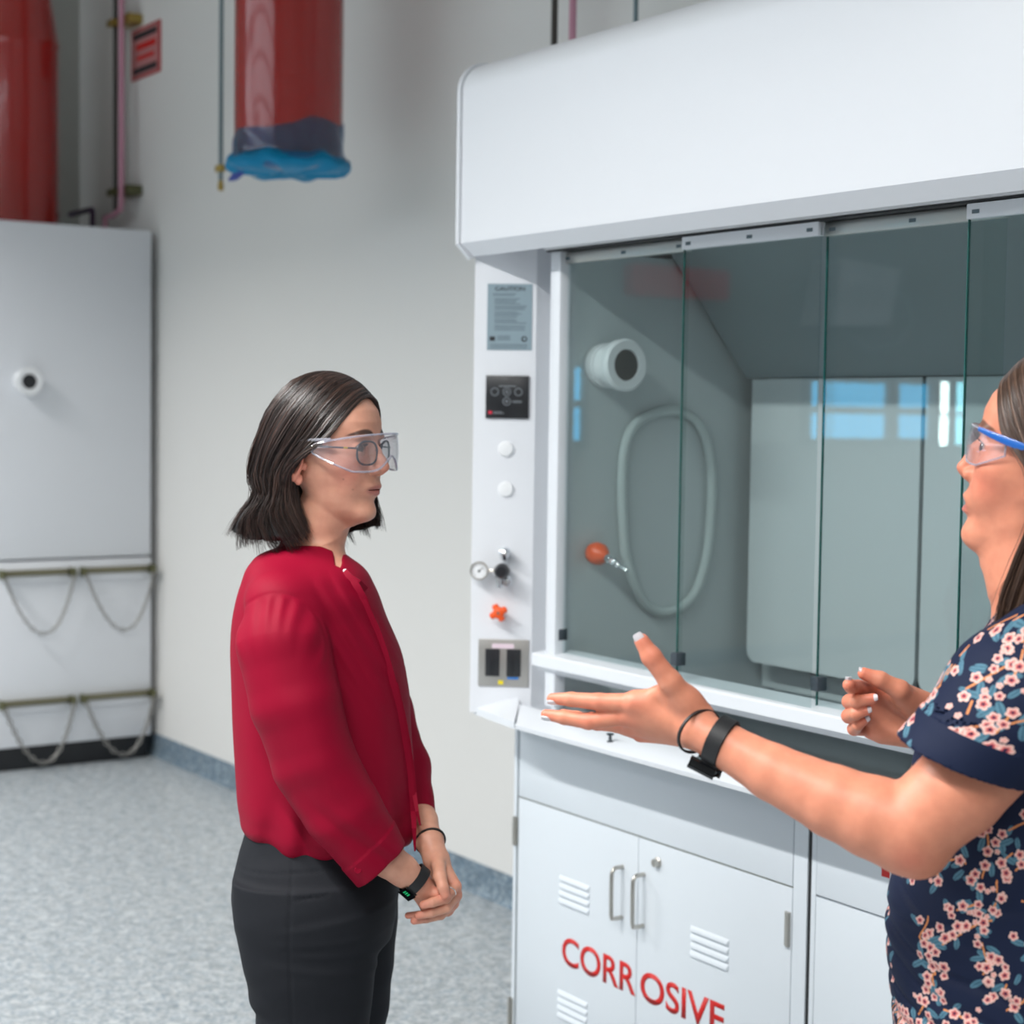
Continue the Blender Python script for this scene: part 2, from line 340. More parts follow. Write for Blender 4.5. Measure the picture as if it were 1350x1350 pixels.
def hair_mesh(hd, sides, n, rad=.0006, K=18, col=((28, 20, 18), (58, 42, 36)), depth=.006, low=.018, clump=70, sheet=True, wild=.004, rng=None):
    rng = rng or np.random.default_rng(3); V, Q, C = [], [], []; o = 0
    for sgn, guides in sides:
        t = np.linspace(0, 1, K)
        cs = np.sort(rng.random(clump)); coff = rng.normal(0, 1, (clump, 3))*.0035; clen = rng.normal(0, .040, clump); cph = rng.random(clump)*6.28
        s0 = rng.random(n); ci = np.abs(s0[:, None]-cs[None]).argmin(1); tl = 1-np.abs(rng.normal(0, .03, n))+clen[ci]*.6-.02
        S = s0[:, None]+(cs[ci]-s0)[:, None]*(t**1.5)[None]*.55; T = np.clip(t[None]*tl[:, None], 0, 1)
        P = hair_pts(guides, S, T)
        c0 = np.array([-.01, 0, .02]); out = P-c0; out[..., 2] *= .3; out /= np.linalg.norm(out, axis=2, keepdims=True)
        dp = rng.random(n)[:, None]; P = P-out*(dp*(depth+low*np.clip(t*1.6-.6, 0, 1)[None]))[..., None]+out*.002
        P += coff[ci][:, None, :]*(t**1.3)[None, :, None]
        ph = cph[ci][:, None]+rng.normal(0, .5, n)[:, None]; wv = np.sin(t[None]*11+ph)*wild*(t**1.5)[None]; P += out*wv[..., None]; P += rng.normal(0, .0012, (n, 1, 3))*t[None, :, None]
        fl = rng.random(n) < .03; P[fl] += (rng.normal(0, .006, (fl.sum(), 1, 3))*(t**1.5)[None, :, None])
        P[..., 1] *= 1; P = P*np.array([1, sgn, 1]); Wd = hd.W(P.reshape(-1, 3)).reshape(P.shape)
        tan = np.gradient(Wd, axis=1); tan /= np.linalg.norm(tan, axis=2, keepdims=True)+1e-9
        a = np.cross(tan, rng.normal(0, 1, (n, 1, 3))); a /= np.linalg.norm(a, axis=2, keepdims=True)+1e-9; b = np.cross(tan, a)
        r = rad*np.clip(1.15-t**4, .15, 1)[None, :, None]*(.7+.6*rng.random((n, 1, 1)))
        for k in range(3):
            an = 2*math.pi*k/3; V.append((Wd+(a*math.cos(an)+b*math.sin(an))*r).reshape(-1, 3))
        idx = np.arange(n*K).reshape(n, K); NK = n*K
        for k in range(3):
            k2 = (k+1) % 3; Q.append(np.stack([idx[:, :-1]+k*NK, idx[:, 1:]+k*NK, idx[:, 1:]+k2*NK, idx[:, :-1]+k2*NK], -1).reshape(-1, 4)+o)
        cc = lin(col[0])+(lin(col[1])-lin(col[0]))*(rng.random(n)**2)[:, None]; cc = np.repeat(cc, K, 0)
        C += [cc]*3; o += 3*NK
        if sheet:
            ns, ntt = 260, 40; s_, t_ = np.meshgrid(np.linspace(0, 1, ns), np.linspace(0, .95, ntt), indexing='ij'); P = hair_pts(guides, s_, t_)
            out = P-c0; out[..., 2] *= .3; out /= np.linalg.norm(out, axis=2, keepdims=True)
            rd = np.convolve(rng.normal(0, 1, ns+8), np.ones(9)/9, 'valid')*.003; shell = []
            for d in (.0025, .0065):
                X = (P-out*(d-rd[:, None]*t_*1.5)[..., None])*np.array([1, sgn, 1]); shell.append(hd.W(X.reshape(-1, 3)))
            V += shell; I = np.arange(ns*ntt).reshape(ns, ntt); q = np.stack([I[:-1, :-1], I[1:, :-1], I[1:, 1:], I[:-1, 1:]], -1).reshape(-1, 4); N2 = ns*ntt
            Q += [q+o, q[:, ::-1]+N2+o]
            for e in (I[0], I[-1], I[:, 0], I[:, -1]): Q.append(np.stack([e[:-1], e[1:], e[1:]+N2, e[:-1]+N2], -1)+o)
            C += [np.tile(lin(col[0])*.8, (2*N2, 1))]; o += 2*N2
    return np.concatenate(V), np.concatenate(Q), np.concatenate(C)
# ------------------------------------------------------------------ skin, cloth and hair materials
m_skinA = vcol(mat('skin_fair', rough=.48, spec=.4, sss=.12, bump=(900, .12, .0006)))
m_skinB = vcol(mat('skin_warm', rough=.46, spec=.4, sss=.12, bump=(900, .12, .0006)))
for m_ in (m_skinA, m_skinB):               # faint mottling of real skin
    nt = m_.node_tree; at_ = [n for n in nt.nodes if n.type == 'ATTRIBUTE'][0]; tc = nt.nodes.new('ShaderNodeTexCoord'); nz = nt.nodes.new('ShaderNodeTexNoise'); nz.inputs['Scale'].default_value = 60; nz.inputs['Detail'].default_value = 6
    rp = nt.nodes.new('ShaderNodeValToRGB'); rp.color_ramp.elements[0].position = .35; rp.color_ramp.elements[0].color = (.84, .74, .72, 1); rp.color_ramp.elements[1].position = .68; rp.color_ramp.elements[1].color = (1.04, 1.02, 1.0, 1)
    mx = nt.nodes.new('ShaderNodeMixRGB'); mx.blend_type = 'MULTIPLY'; mx.inputs[0].default_value = .45; nt.links.new(tc.outputs['Object'], nz.inputs['Vector']); nt.links.new(nz.outputs[0], rp.inputs[0]); nt.links.new(at_.outputs['Color'], mx.inputs[1]); nt.links.new(rp.outputs[0], mx.inputs[2]); nt.links.new(mx.outputs[0], nt.nodes['Principled BSDF'].inputs['Base Color'])
m_eye = vcol(mat('eye', rough=.06, spec=.6))
m_hair = vcol(mat('hair', rough=.34, spec=.6))
m_red = mat('red_crepe', lin((136, 0, 37)), rough=.65, spec=.15, bump=(260, .25, .0008, (1, 1, .5)))
m_black = mat('black_twill', lin((26, 28, 33)), rough=.8, spec=.2, bump=(500, .3, .0006))
m_floral = vcol(mat('floral_jersey', rough=.7, spec=.2, bump=(700, .2, .0005)))
m_jean = mat('dark_denim', lin((30, 36, 52)), rough=.85, spec=.2, bump=(500, .3, .0006))
m_shoe = mat('black_leather', lin((22, 22, 24)), rough=.4)
m_rubber = mat('black_rubber', lin((20, 21, 24)), rough=.55)
m_screen = mat('black_glass', lin((12, 13, 16)), rough=.12)
m_silver = mat('silver', (.85, .85, .86), rough=.2, metal=1)
m_green = mat('green_screen', lin((20, 200, 110)), rough=.4, emis=(.02, .6, .25), es=.25)
m_visor = clear('clear_polycarbonate', (.975, .965, .98), .03, 1.5, 1.2, .035, (.80, .70, .78))
m_visorrim = clear('clear_rim', (.78, .76, .82), .08, 1.5, 2.5, .3, (.6, .6, .68))
m_lens = clear('spectacle_lens', (.97, .98, .98), .02, 1.5, .8)
m_blue = mat('blue_plastic', lin((10, 92, 178)), rough=.28, coat=.4)
m_darkrim = mat('dark_teal_rim', lin((22, 40, 52)), rough=.3)
m_nail = mat('glitter_nail_polish', lin((205, 200, 204)), rough=.25, spec=.7, bump=(1500, .5, .001))
m_collar = mat('pearl', (.8, .82, .84), rough=.25)

def noise3(p, s, seed=0):
    r = np.random.default_rng(seed); o = 0
    for k in range(5):
        d = r.normal(0, 1, 3); d /= np.linalg.norm(d); o = o+np.sin(p@d*s*(1+.35*k)+r.random()*6.28+1.3*np.sin(p@r.normal(0, 1, 3)*s*.5))/(1+.4*k)
    return o/3
def nail(mb, Fr, c, ax, nrm, w, l):         # small polished plate lying on a fingertip
    c = np.asarray(c); ax = np.asarray(ax, float); ax /= np.linalg.norm(ax); nrm = np.asarray(nrm, float); nrm -= ax*(nrm@ax); nrm /= np.linalg.norm(nrm); sd = np.cross(ax, nrm)
    bm = mb.bm; N, K = 9, 9; g = []
    for i in range(N):
        row = []
        for j in range(K):
            a = (i/(N-1)*2-1); b = (j/(K-1)*2-1); ww = w*(1-.35*max(0, abs(a)-.2)**2)
            p = c+ax*a*l*(1-.12*b*b)+sd*b*ww-nrm*(b*b*w*.42+a*a*l*.08); row.append(bm.verts.new(Vector(p)))
        g.append(row)
    g2 = [[bm.verts.new(v.co-Vector(nrm)*.0012) for v in r] for r in g]
    for i in range(N-1):
        for j in range(K-1):
            bm.faces.new((g[i][j], g[i+1][j], g[i+1][j+1], g[i][j+1])); bm.faces.new((g2[i][j], g2[i][j+1], g2[i+1][j+1], g2[i+1][j]))
    for i in range(N-1):
        bm.faces.new((g[i][0], g2[i][0], g2[i+1][0], g[i+1][0])); bm.faces.new((g[i][-1], g[i+1][-1], g2[i+1][-1], g2[i][-1]))
    for j in range(K-1):
        bm.faces.new((g[0][j], g[0][j+1], g2[0][j+1], g2[0][j])); bm.faces.new((g[-1][j], g2[-1][j], g2[-1][j+1], g[-1][j+1]))
def skin_np(fn, lo, hi, h, col): 
    V, Q = nets(fn, lo, hi, h); return V, Q, np.tile(lin(col), (len(V), 1)) if not callable(col) else col(V)
def bbox(pts, pad): pts = np.array(pts); return pts.min(0)-pad, pts.max(0)+pad
def blush(V, base, tips, amt=.5, r=.014):    # redder knuckles and fingertips
    C = np.tile(lin(base), (len(V), 1)); red = lin(np.array(base)*np.array([1.0, .78, .78]))
    w = np.zeros(len(V))
    for t in tips: w = np.maximum(w, np.exp(-(np.linalg.norm(V-t, axis=1)/r)**2))
    w = (w*amt)[:, None]; return C*(1-w)+red*w

# ================================================================== PERSON A: red blouse
FA = Frame(430, 2.98); SA = (214, 158, 134); LIPA = (176, 98, 96)
rootA = thing('person', 'woman with dark shoulder-length hair in a red blouse and black trousers, hands clasped', 'person', tuple(FA.G))
th = math.radians(29)
FdirA = FA.e*math.cos(th)-FA.n*math.sin(th)+np.array([0, 0, -.02])
hdA = Head((0, 0, 0), FdirA); hdA.O = FA.P(512.5, 617, -.058)-hdA.M@np.array([.1150, 0, -.0160])
neckA = ((.008, 0, -.06), (-.042, 0, -.21), .046, .052)
torsoA = FA.loft([(716, 385, 440, .0, .05), (730, 345, 455, .0, .075), (745, 329, 476, .0, .115), (770, 318, 492, .0, .148), (813, 307, 510, .0, .155), (853, 304, 526, .0, .15), (896, 305, 536, .0, .145), (972, 307, 542, .0, .14), (1030, 311, 546, .0, .14),
                  (1070, 317, 547, .0, .142), (1095, 324, 545, .0, .138), (1108, 337, 538, .0, .13), (1113, 345, 530, 0, .12)], 2.25)
def fA_head(p):
    q = hdA.L(p); return head_sdf(q, 0., .965, 1.02, neckA, 0., -.017, None, -.011)
def bodyA_head(p):
    f = fA_head(p); t = torsoA(p)+.007; return smin(f, t, .03)
nape = hdA.W((-.03, 0, -.12))
lo = hdA.W((0, 0, 0))-[.13, .13, .2]; hi = hdA.W((0, 0, 0))+[.14, .14, .14]
P_ = lambda x, y, v: FA.P(x, y, v)
VA, QA = nets(bodyA_head, lo, hi, .0017)
CA = head_col(hdA.L(VA), SA, LIPA, (44, 28, 24))
for mx, mz, s in ((.058, -.036, .0013), (.070, -.053, .0011)):       # two small moles on the near cheek
    q = hdA.L(VA); d = np.hypot(q[:, 0]-mx, q[:, 2]-mz); w = (np.exp(-(d/s)**2)*(q[:, 1] < 0))[:, None]*.6; CA = CA*(1-w)+lin((96, 56, 46))*w
partsA = [(VA, QA, CA)]
# torso and legs under the clothes
neckend = hdA.W((-.034, 0, -.2))
legA_n = FA.loft([(1160, 306, 500, -.075, .085), (1211, 308, 502, -.08, .092), (1247, 315, 499, -.08, .092), (1285, 323, 494, -.08, .09), (1322, 334, 490, -.08, .086), (1350, 338, 487, -.08, .084), (1450, 352, 470, -.08, .07), (1560, 358, 452, -.08, .06), (1680, 362, 440, -.08, .052), (1765, 368, 430, -.08, .045)], 2.1)
legA_f = FA.loft([(1160, 330, 524, .075, .085), (1211, 330, 524, .08, .092), (1262, 340, 520, .08, .092), (1312, 352, 514, .08, .086), (1350, 360, 509, .08, .08), (1450, 372, 492, .08, .07), (1560, 385, 478, .08, .06), (1680, 395, 466, .08, .052), (1760, 402, 456, .08, .045)], 2.1)
hipA = FA.loft([(1078, 328, 536, 0, .12), (1100, 322, 535, 0, .13), (1136, 311, 530, 0, .15), (1174, 305.5, 524, 0, .165), (1200, 308, 522, 0, .168), (1235, 318, 510, 0, .15), (1255, 345, 480, 0, .1)], 2.3)
def legsA(p): return smin(smin(legA_n(p), legA_f(p), .004), hipA(p), .012)
def under(p): return smin(torsoA(p)+.016, legsA(p)+.008, .02)
partsA.append(skin_np(under, FA.W((-.22, -.25, .06)).clip(None) if False else np.minimum(FA.W((-.25, -.25, .04)), FA.W((.25, .25, .04)))-[.15, .15, 0], np.maximum(FA.W((-.25, -.25, 1.42)), FA.W((.25, .25, 1.42)))+[.15, .15, 0], .009, SA))
# near forearm and both hands
RW = [P_(430, 1060, -.165), P_(478, 1108, -.165), P_(512, 1134, -.158), P_(530, 1147, -.15), P_(549, 1163, -.138)]
LW = [P_(535, 1040, .05), P_(556, 1082, -.02), P_(566, 1108, -.06), P_(574, 1130, -.085)]
Lk = [P_(600, 1168, -.120), P_(601, 1180, -.115), P_(597, 1191, -.108), P_(590, 1200, -.100)]
Lf = [[Lk[0], P_(588, 1184, -.150), P_(570, 1190, -.162), P_(558, 1193, -.160)], [Lk[1], P_(588, 1197, -.146), P_(569, 1203, -.154), P_(552, 1207, -.150)],
      [Lk[2], P_(581, 1206, -.132), P_(562, 1211, -.138), P_(546, 1214, -.134)], [Lk[3], P_(573, 1208, -.112), P_(553, 1206, -.112), P_(538, 1207, -.108)]]
Lt = [P_(577, 1135, -.105), P_(580, 1155, -.145), P_(584, 1170, -.158), P_(587, 1180, -.160)]
def handLA(p):
    f = chain(p, LW, [.030, .026, .0225, .0215], .01)
    pm = None
    for k in Lk:
        g = rc(p, P_(577, 1138, -.092), k, .0145, .0105); pm = g if pm is None else smin(pm, g, .012)
    f = smin(f, pm, .012)
    g = chain(p, Lt, [.0125, .0105, .0092, .0078], .004); f = smin(f, g, .006)
    for i, c in enumerate(Lf): f = smin(f, chain(p, c, [[.0098, .0088, .0080, .0066], [.0098, .0088, .0078, .0066], [.0092, .0084, .0074, .0062], [.0086, .0074, .0066, .0056]][i], .002), .0028)
    return f
Rk = [P_(575, 1178, -.145), P_(573, 1188, -.135), P_(568, 1194, -.125), P_(562, 1198, -.115)]
def handRA(p):
    f = chain(p, RW, [.036, .032, .0275, .0250, .0225], .01)
    pm = None
    for k in Rk:
        g = rc(p, P_(552, 1168, -.134), k, .015, .0095); pm = g if pm is None else smin(pm, g, .012)
    f = smin(f, pm, .01)
    for i, (k, d) in enumerate(zip(Rk, ((590, 1186, -.120), (586, 1194, -.112), (578, 1200, -.104), (568, 1204, -.098)))):
        f = smin(f, chain(p, [k, P_(*d), P_(d[0]-16, d[1]+6, d[2]+.012)], [.0088, .0078, .0062], .002), .003)
    f = smin(f, chain(p, [P_(560, 1165, -.12), P_(575, 1168, -.110), P_(588, 1176, -.098)], [.011, .009, .007], .003), .005)
    return f
lo, hi = bbox(LW[1:]+Lk+sum(Lf, [])+Lt, .03); tipsA = [c[-1] for c in Lf]+[Lt[-1]]+Lk
partsA.append(skin_np(handLA, lo, hi, .0013, lambda V: blush(V, SA, tipsA, .6)))
lo, hi = bbox(RW[1:]+Rk, .04); partsA.append(skin_np(handRA, lo, hi, .0013, lambda V: blush(V, SA, Rk, .5)))
V, Q, C = join_np(partsA); me = mesh_np(V, Q); set_col(me, C); link('body', me, m_skinA, rootA)
for sd in (1, -1):
    V, Q, C = eye_mesh(hdA, sd, (58, 38, 28), math.radians(-20)); me = mesh_np(V, Q); set_col(me, C); link('eye', me, m_eye, rootA)

def lashes(hd, rootp, col, n=26, L=.0075):
    for sd in (1, -1):
        mb = MB()
        for i in range(n):
            y = -.0105+.0215*i/(n-1); z = .0009+.0054*math.sqrt(max(0, 1-((y-.0005)/.0124)**2)); x = math.sqrt(max(1e-6, .0137**2-y*y-z*z)); d = np.array([.75, .45*y/.011, .35]); p = np.array([x, y, z])
            pts = []
            for t in (0, .35, .7, 1): e = LIDR@(p+d*L*t+np.array([0, 0, .0022*t*t])); e = e+EYE; e[1] *= sd; pts.append(Vector(hd.W(e)))
            mb.tube(pts, [.00035, .0003, .0002, .0001], 4)
        mb.build('eyelashes', col, rootp)
m_lash = mat('lash', lin((22, 16, 14)), .6); lashes(hdA, rootA, m_lash)
# hair
GA = [[(.074, 0, .103), (.072, .030, .094), (.055, .060, .060), (.036, .076, .030), (.008, .088, .008), (-.022, .0915, -.018), (-.034, .088, -.05), (-.024, .086, -.092), (.008, .076, -.142)],
      [(.050, 0, .126), (.045, .040, .113), (.022, .072, .072), (.000, .084, .035), (-.026, .092, -.004), (-.040, .092, -.034), (-.044, .091, -.064), (-.044, .098, -.104), (-.010, .088, -.162)],
      [(.015, 0, .140), (.008, .048, .128), (-.020, .080, .080), (-.044, .090, .035), (-.060, .092, .0), (-.070, .092, -.035), (-.071, .088, -.070), (-.090, .100, -.110), (-.080, .092, -.163)],
      [(-.025, 0, .141), (-.038, .042, .128), (-.072, .068, .082), (-.092, .074, .035), (-.102, .076, .0), (-.108, .074, -.035), (-.103, .066, -.068), (-.126, .076, -.104), (-.144, .080, -.146)],
      [(-.050, 0, .134), (-.070, .018, .120), (-.100, .025, .080), (-.116, .028, .035), (-.121, .028, .0), (-.122, .026, -.035), (-.116, .022, -.070), (-.132, .020, -.105), (-.152, .024, -.142)],
      [(-.052, 0, .133), (-.073, 0, .120), (-.104, 0, .080), (-.120, 0, .035), (-.124, 0, .0), (-.124, 0, -.035), (-.122, 0, -.070), (-.130, 0, -.105), (-.158, 0, -.142)]]
GAf = [[(.074, 0, .103), (.076, .028, .092), (.066, .058, .055), (.052, .071, .02), (.046, .076, -.01), (.046, .080, -.04), (.050, .083, -.075), (.060, .082, -.105), (.070, .072, -.128)]]+[[tuple(x) for x in g] for g in GA[1:]]
V, Q, C = hair_mesh(hdA, [(-1, GA), (1, GAf)], 5200, .00062, col=((24, 18, 17), (82, 60, 52)), low=.026, clump=80, wild=.0075)
me = mesh_np(V, Q); set_col(me, C); link('hair', me, m_hair, rootA)

# blouse
Sa = [P_(372, 800, -.125), P_(374, 850, -.150), P_(390, 925, -.168), P_(415, 1000, -.172), P_(452, 1068, -.172), P_(500, 1138, -.160)]
Sr = [.060, .076, .0735, .067, .061, .047]
Sb = [P_(458, 800, .125), P_(478, 860, .13), P_(508, 940, .11), P_(535, 1010, .06), P_(556, 1085, -.015)]
Sbr = [.052, .056, .048, .040, .027]
ca_, cb_ = P_(474, 1164, -.16), P_(528, 1116, -.16); cuffn = np.cross(cb_-ca_, FA.n); cuffn /= np.linalg.norm(cuffn)
if cuffn@(Sa[-1]-Sa[-2]) < 0: cuffn = -cuffn
cuffo = (ca_+cb_)/2; cb2 = P_(558, 1079, -.01); cbn = Sb[-1]-Sb[-2]; cbn /= np.linalg.norm(cbn)
def blouse(p):
    l = FA.L(p); u, v, z = l.T; zpx = lambda y: FA.L(P_(400, y, 0))[2]
    ss = lambda a, b, x: np.clip((x-a)/(b-a), 0, 1)**2*(3-2*np.clip((x-a)/(b-a), 0, 1))
    ybar = (zpx(700)-z)*FA.pm+700; xb = u*FA.pm+430
    f = torsoA(p)
    # pin tucks running from the shoulder down the front, gathers above the hem
    dperp = (xb*.86-ybar*.50); w = ss(735, 765, ybar)*(1-ss(850, 960, ybar))*ss(-.02, .03, -v+.02)*ss(395, 440, xb)
    f = f-.0022*w*np.abs(np.sin(dperp/7.5))-.0012*w*np.sin(dperp/3.1)
    f = f-.0042*ss(1010, 1090, ybar)*np.sin(xb/9.+1.5*np.sin(xb/31.)+v*30)-.002*noise3(p*[1, 1, .35], 40, 4)
    f = f-.006*ss(930, 1080, ybar)*noise3(p*[1, 1, .4], 22, 8)
    a = chain(p, Sa, Sr, .006); ex = (xb-372)/60.; ey = (ybar-842)/72.; rr = np.hypot(ex, ey); tht = np.arctan2(xb-372, 985-ybar); up = ss(.15, -.25, ey) if False else np.clip((.25-ey)/.4, 0, 1)
    fade = np.clip((rr-.30)/.5, 0, 1)*np.clip((1.02-rr)/.10, 0, 1)*up*(v < 0)
    a = a-.0013*fade*np.sin(tht*58+1.5*np.sin(tht*13)+1.2*np.sin(rr*4))+.0010*np.exp(-((rr-1.02)/.028)**2)*up*(v < 0)
    sl = (xb-392)*.93-(ybar-900)*.37*-1; d2_ = (xb*.80-ybar*.60)
    a = a-.0020*noise3(p*[1, 1, .35], 26, 3)-.0030*ss(870, 960, ybar)*np.sin(d2_/13.+1.0*np.sin(ybar/37.))-.0016*ss(860, 930, ybar)*np.abs(np.sin(d2_/21.+.8*np.sin(ybar/50.)))
    # long folds sweeping from the elbow to the cuff
    d1 = (xb-455)*.62-(ybar-1040)*.78; a = a-.0045*np.exp(-(d1/9)**2)*ss(1000, 1060, ybar)+.003*np.exp(-((d1+16)/7)**2)*ss(1020, 1080, ybar)
    cd = (p-cuffo)@cuffn
    a = a-.0022*(cd > -.040)                       # cuff band stands proud
    inner = chain(p, Sa[3:], [r-.008 for r in Sr[3:]], .006)
    a = np.maximum(a, cd); a = np.maximum(a, -np.maximum(inner, -(cd+.035)))
    b = chain(p, Sb, Sbr, .02)-.002*noise3(p, 45, 5); bd = (p-cb2)@cbn; bi = chain(p, Sb[2:], [r-.005 for r in Sbr[2:]], .02)
    b = np.maximum(b, bd); b = np.maximum(b, -np.maximum(bi, -(bd+.02)))
    f = smin(f, a, .006+.034*(1-ss(750, 830, ybar))); f = smin(f, b, .010)
    # yoke and collar round the neck, opened in a narrow v
    q = hdA.L(p); nk = rc(q, neckA[0], (-.046, 0, -.24), .052, .060)
    vee = rc(p, P_(453, 714, -.018), P_(446, 746, -.081), .021, .005); nk = rc(q, (.0, 0, -.10), (-.043, 0, -.215), .050, .054)
    band = np.maximum(np.abs(nk-.0035)-.0032, np.maximum(q[:, 2]+.157+.30*(q[:, 0]+.03), -(q[:, 2]+.22))); f = smin(f, band, .004)
    f = np.maximum(f, -np.minimum(vee, nk))
    return f
b0 = FA.W((0, 0, 1.15)); V, Q = nets(blouse, b0-[.36, .36, .33], b0+[.36, .36, .34], .0032, 2.0)
blo = link('blouse', mesh_np(V, Q), m_red, rootA)
# hanging tie, knot, cuff button and neck button
mb = MB()
def ribbon(mb, pts, w, t=.0016, nrm=None):
    P = [Vector(p) for p in pts]; n = Vector(nrm); rows = []
    for i, p in enumerate(P):
        tg = (P[min(i+1, len(P)-1)]-P[max(i-1, 0)]).normalized(); sd = tg.cross(n).normalized(); nn = sd.cross(tg); ww = w[i] if isinstance(w, list) else w
        rows.append([mb.bm.verts.new(p+sd*ww*a+nn*t*b) for a, b in ((-1, -1), (1, -1), (1, 1), (-1, 1))])
    for i in range(len(P)-1):
        for k in range(4): mb.bm.faces.new((rows[i][k], rows[i][(k+1) % 4], rows[i+1][(k+1) % 4], rows[i+1][k]))
    mb.bm.faces.new(rows[0][::-1]); mb.bm.faces.new(rows[-1])
NT = -FA.n
_vs = np.linspace(-.26, .10, 240)
def onA(x, y, off=.003, dflt=-.135):         # point lying on the blouse in front
    f = blouse(np.array([P_(x, y, v) for v in _vs])); k = np.argmax(f < off); return P_(x, y, _vs[k] if (f < off).any() else dflt)
ribbon(mb, [onA(*c) for c in ((455, 754, .003), (463, 762, .006), (472, 768, .008), (482, 776, .004))], [.0055, .005, .006, .004], .003, NT)
ribbon(mb, [onA(*c) for c in ((462, 760, .005), (470, 772, .007), (480, 788, .004), (488, 803, .003))], [.004, .006, .0045, .002], .0025, NT)
ribbon(mb, [onA(x, 740+t, .003) for x, t in ((467, 28), (476, 45), (486, 65), (497, 90), (507, 118), (516, 150), (524, 185), (531, 220), (537, 255), (541, 285), (543.5, 310), (545, 330))]+[P_(546, 1092, -.095), P_(547, 1122, -.095)], [.003, .004, .0045, .005, .005, .0055, .0055, .0055, .0055, .0055, .005, .005, .004, .0015], .0013, NT)
ribbon(mb, [onA(x, y, .005) for x, y in ((522, 900), (531, 940), (538, 980), (543, 1015), (546, 1045))]+[P_(550, 1070, -.085), P_(554, 1088, -.085)], [.003, .004, .0045, .0045, .004, .003, .0015], .0013, NT)
mb.build('neck_tie', m_red, rootA)
mb = MB(); nb = onA(472, 1147, .0005); mb.lathe(nb, -FA.n, [(-.002, .0062), (.001, .0062), (.002, .005), (.0015, .002), (.0015, 0)], 20); mb.build('cuff_button', m_red, rootA)
mb = MB(); mb.lathe(onA(455, 753, .002), -FA.n, [(-.002, .004), (.001, .004), (.002, .0025), (.002, 0)], 16); mb.build('neck_button', m_collar, rootA)
# trousers
def trousers(p):
    f = legsA(p); l = FA.L(p); u, v, z = l.T; ss = lambda a, b, x: np.clip((x-a)/(b-a), 0, 1)
    yb = 1200-(z-FA.L(P_(400, 1200, 0))[2])*FA.pm; xb = u*FA.pm+430
    f = f-.0022*noise3(p*[1, 1, 1.6], 28, 14)
    near = v < 0
    f = f+.0016*np.exp(-((xb-391-2*np.sin(yb/40))/1.6)**2)*near                         # side seam
    f = f+.0022*np.exp(-((yb-1151+.13*(xb-395))/1.5)**2)*near*(xb > 392)*(xb < 440)    # pocket edge
    f = f+.0016*np.exp(-((yb-1123+.10*(xb-380))/1.3)**2)*near*(xb < 520)               # waistband seam
    f = f-.004*np.exp(-((yb-1300)/14)**2-((xb-338)/22)**2)*near+.004*np.exp(-((yb-1316)/8)**2-((xb-336)/22)**2)*near
    # creases fanning out over the hip
    for a_, c_ in ((-.16, 1178), (-.05, 1206), (.05, 1226), (.12, 1250)): f = f-.0016*np.exp(-((yb-c_-a_*(xb-470))/5.)**2)*near*np.clip((xb-350)/60, 0, 1)
    return f
lo = np.minimum(FA.W((-.25, -.25, 0)), FA.W((.25, .25, 0)))-[.12, .12, 0]; hi = np.maximum(FA.W((-.25, -.25, 0)), FA.W((.25, .25, 0)))+[.12, .12, 0]; lo[2] = .03; hi[2] = 1.0
V, Q = nets(trousers, lo, hi, .0045, 2.0); link('trousers', mesh_np(V, Q), m_black, rootA)
for px, v in ((410, -.08), (440, .08)):
    a = FA.P(px, 1700, v); a[2] = .045; Fd = FdirA*[1, 1, 0]; Fd /= np.linalg.norm(Fd); S = np.cross([0, 0, 1], Fd); M = np.stack([Fd, S, np.array([0, 0, 1.])], 1)
    sh = lambda p: np.maximum(smin(ell(p, a+Fd*.06, (.135, .045, .042), M), rc(p, a-Fd*.02, a-Fd*.02+[0, 0, .07], .042, .036), .02), .004-p[:, 2])
    V, Q = nets(sh, a-[.2, .2, .06], a+[.2, .2, .13], .006); link('shoe', mesh_np(V, Q), m_shoe, rootA)

# things worn by A
def ring(mb, c, ax, rx, ry, wid, thk, up, n=64, off=0, arc=(0, 1)):   # band with oval section round a wrist
    ax = Vector(ax).normalized(); x = Vector(up)-ax*Vector(up).dot(ax); x.normalize(); y = ax.cross(x); c = Vector(c); rows = []
    full = arc == (0, 1); N = n if full else n+1
    for i in range(N):
        a = 2*math.pi*(arc[0]+(arc[1]-arc[0])*i/n); d = x*math.cos(a)*1+y*math.sin(a); o = x*math.cos(a)*rx+y*math.sin(a)*ry; rows.append([])
        for s, t in ((-1, 0), (-.9, 1), (.9, 1), (1, 0)): rows[-1].append(mb.bm.verts.new(c+o+d*thk*t+ax*wid/2*s))
    for i in range(n if full else n):
        A, B = rows[i], rows[(i+1) % N]
        for k in range(4): mb.bm.faces.new((A[k], A[(k+1) % 4], B[(k+1) % 4], B[k]))
    if not full: mb.bm.faces.new(rows[0]); mb.bm.faces.new(rows[-1][::-1])
    return x, y
def box_at(mb, c, X, Y, Z, sx, sy, sz, bev):
    X, Y, Z = [Vector(a).normalized() for a in (X, Y, Z)]; r = bmesh.ops.create_cube(mb.bm, size=1)
    for v in r['verts']: v.co = Vector(c)+X*v.co.x*sx+Y*v.co.y*sy+Z*v.co.z*sz
    if bev: bmesh.ops.bevel(mb.bm, geom=list({e for v in r['verts'] for e in v.link_edges}), offset=bev, segments=3, affect='EDGES', profile=.5)
wc = P_(547, 1161, -.139); wax = (RW[4]-RW[2]); wax /= np.linalg.norm(wax); wax2 = wax+FA.n*-.25
wA = thing('wristwatch', 'black smartwatch with green lit marks on the wrist of the woman in red', 'watch', tuple(wc))
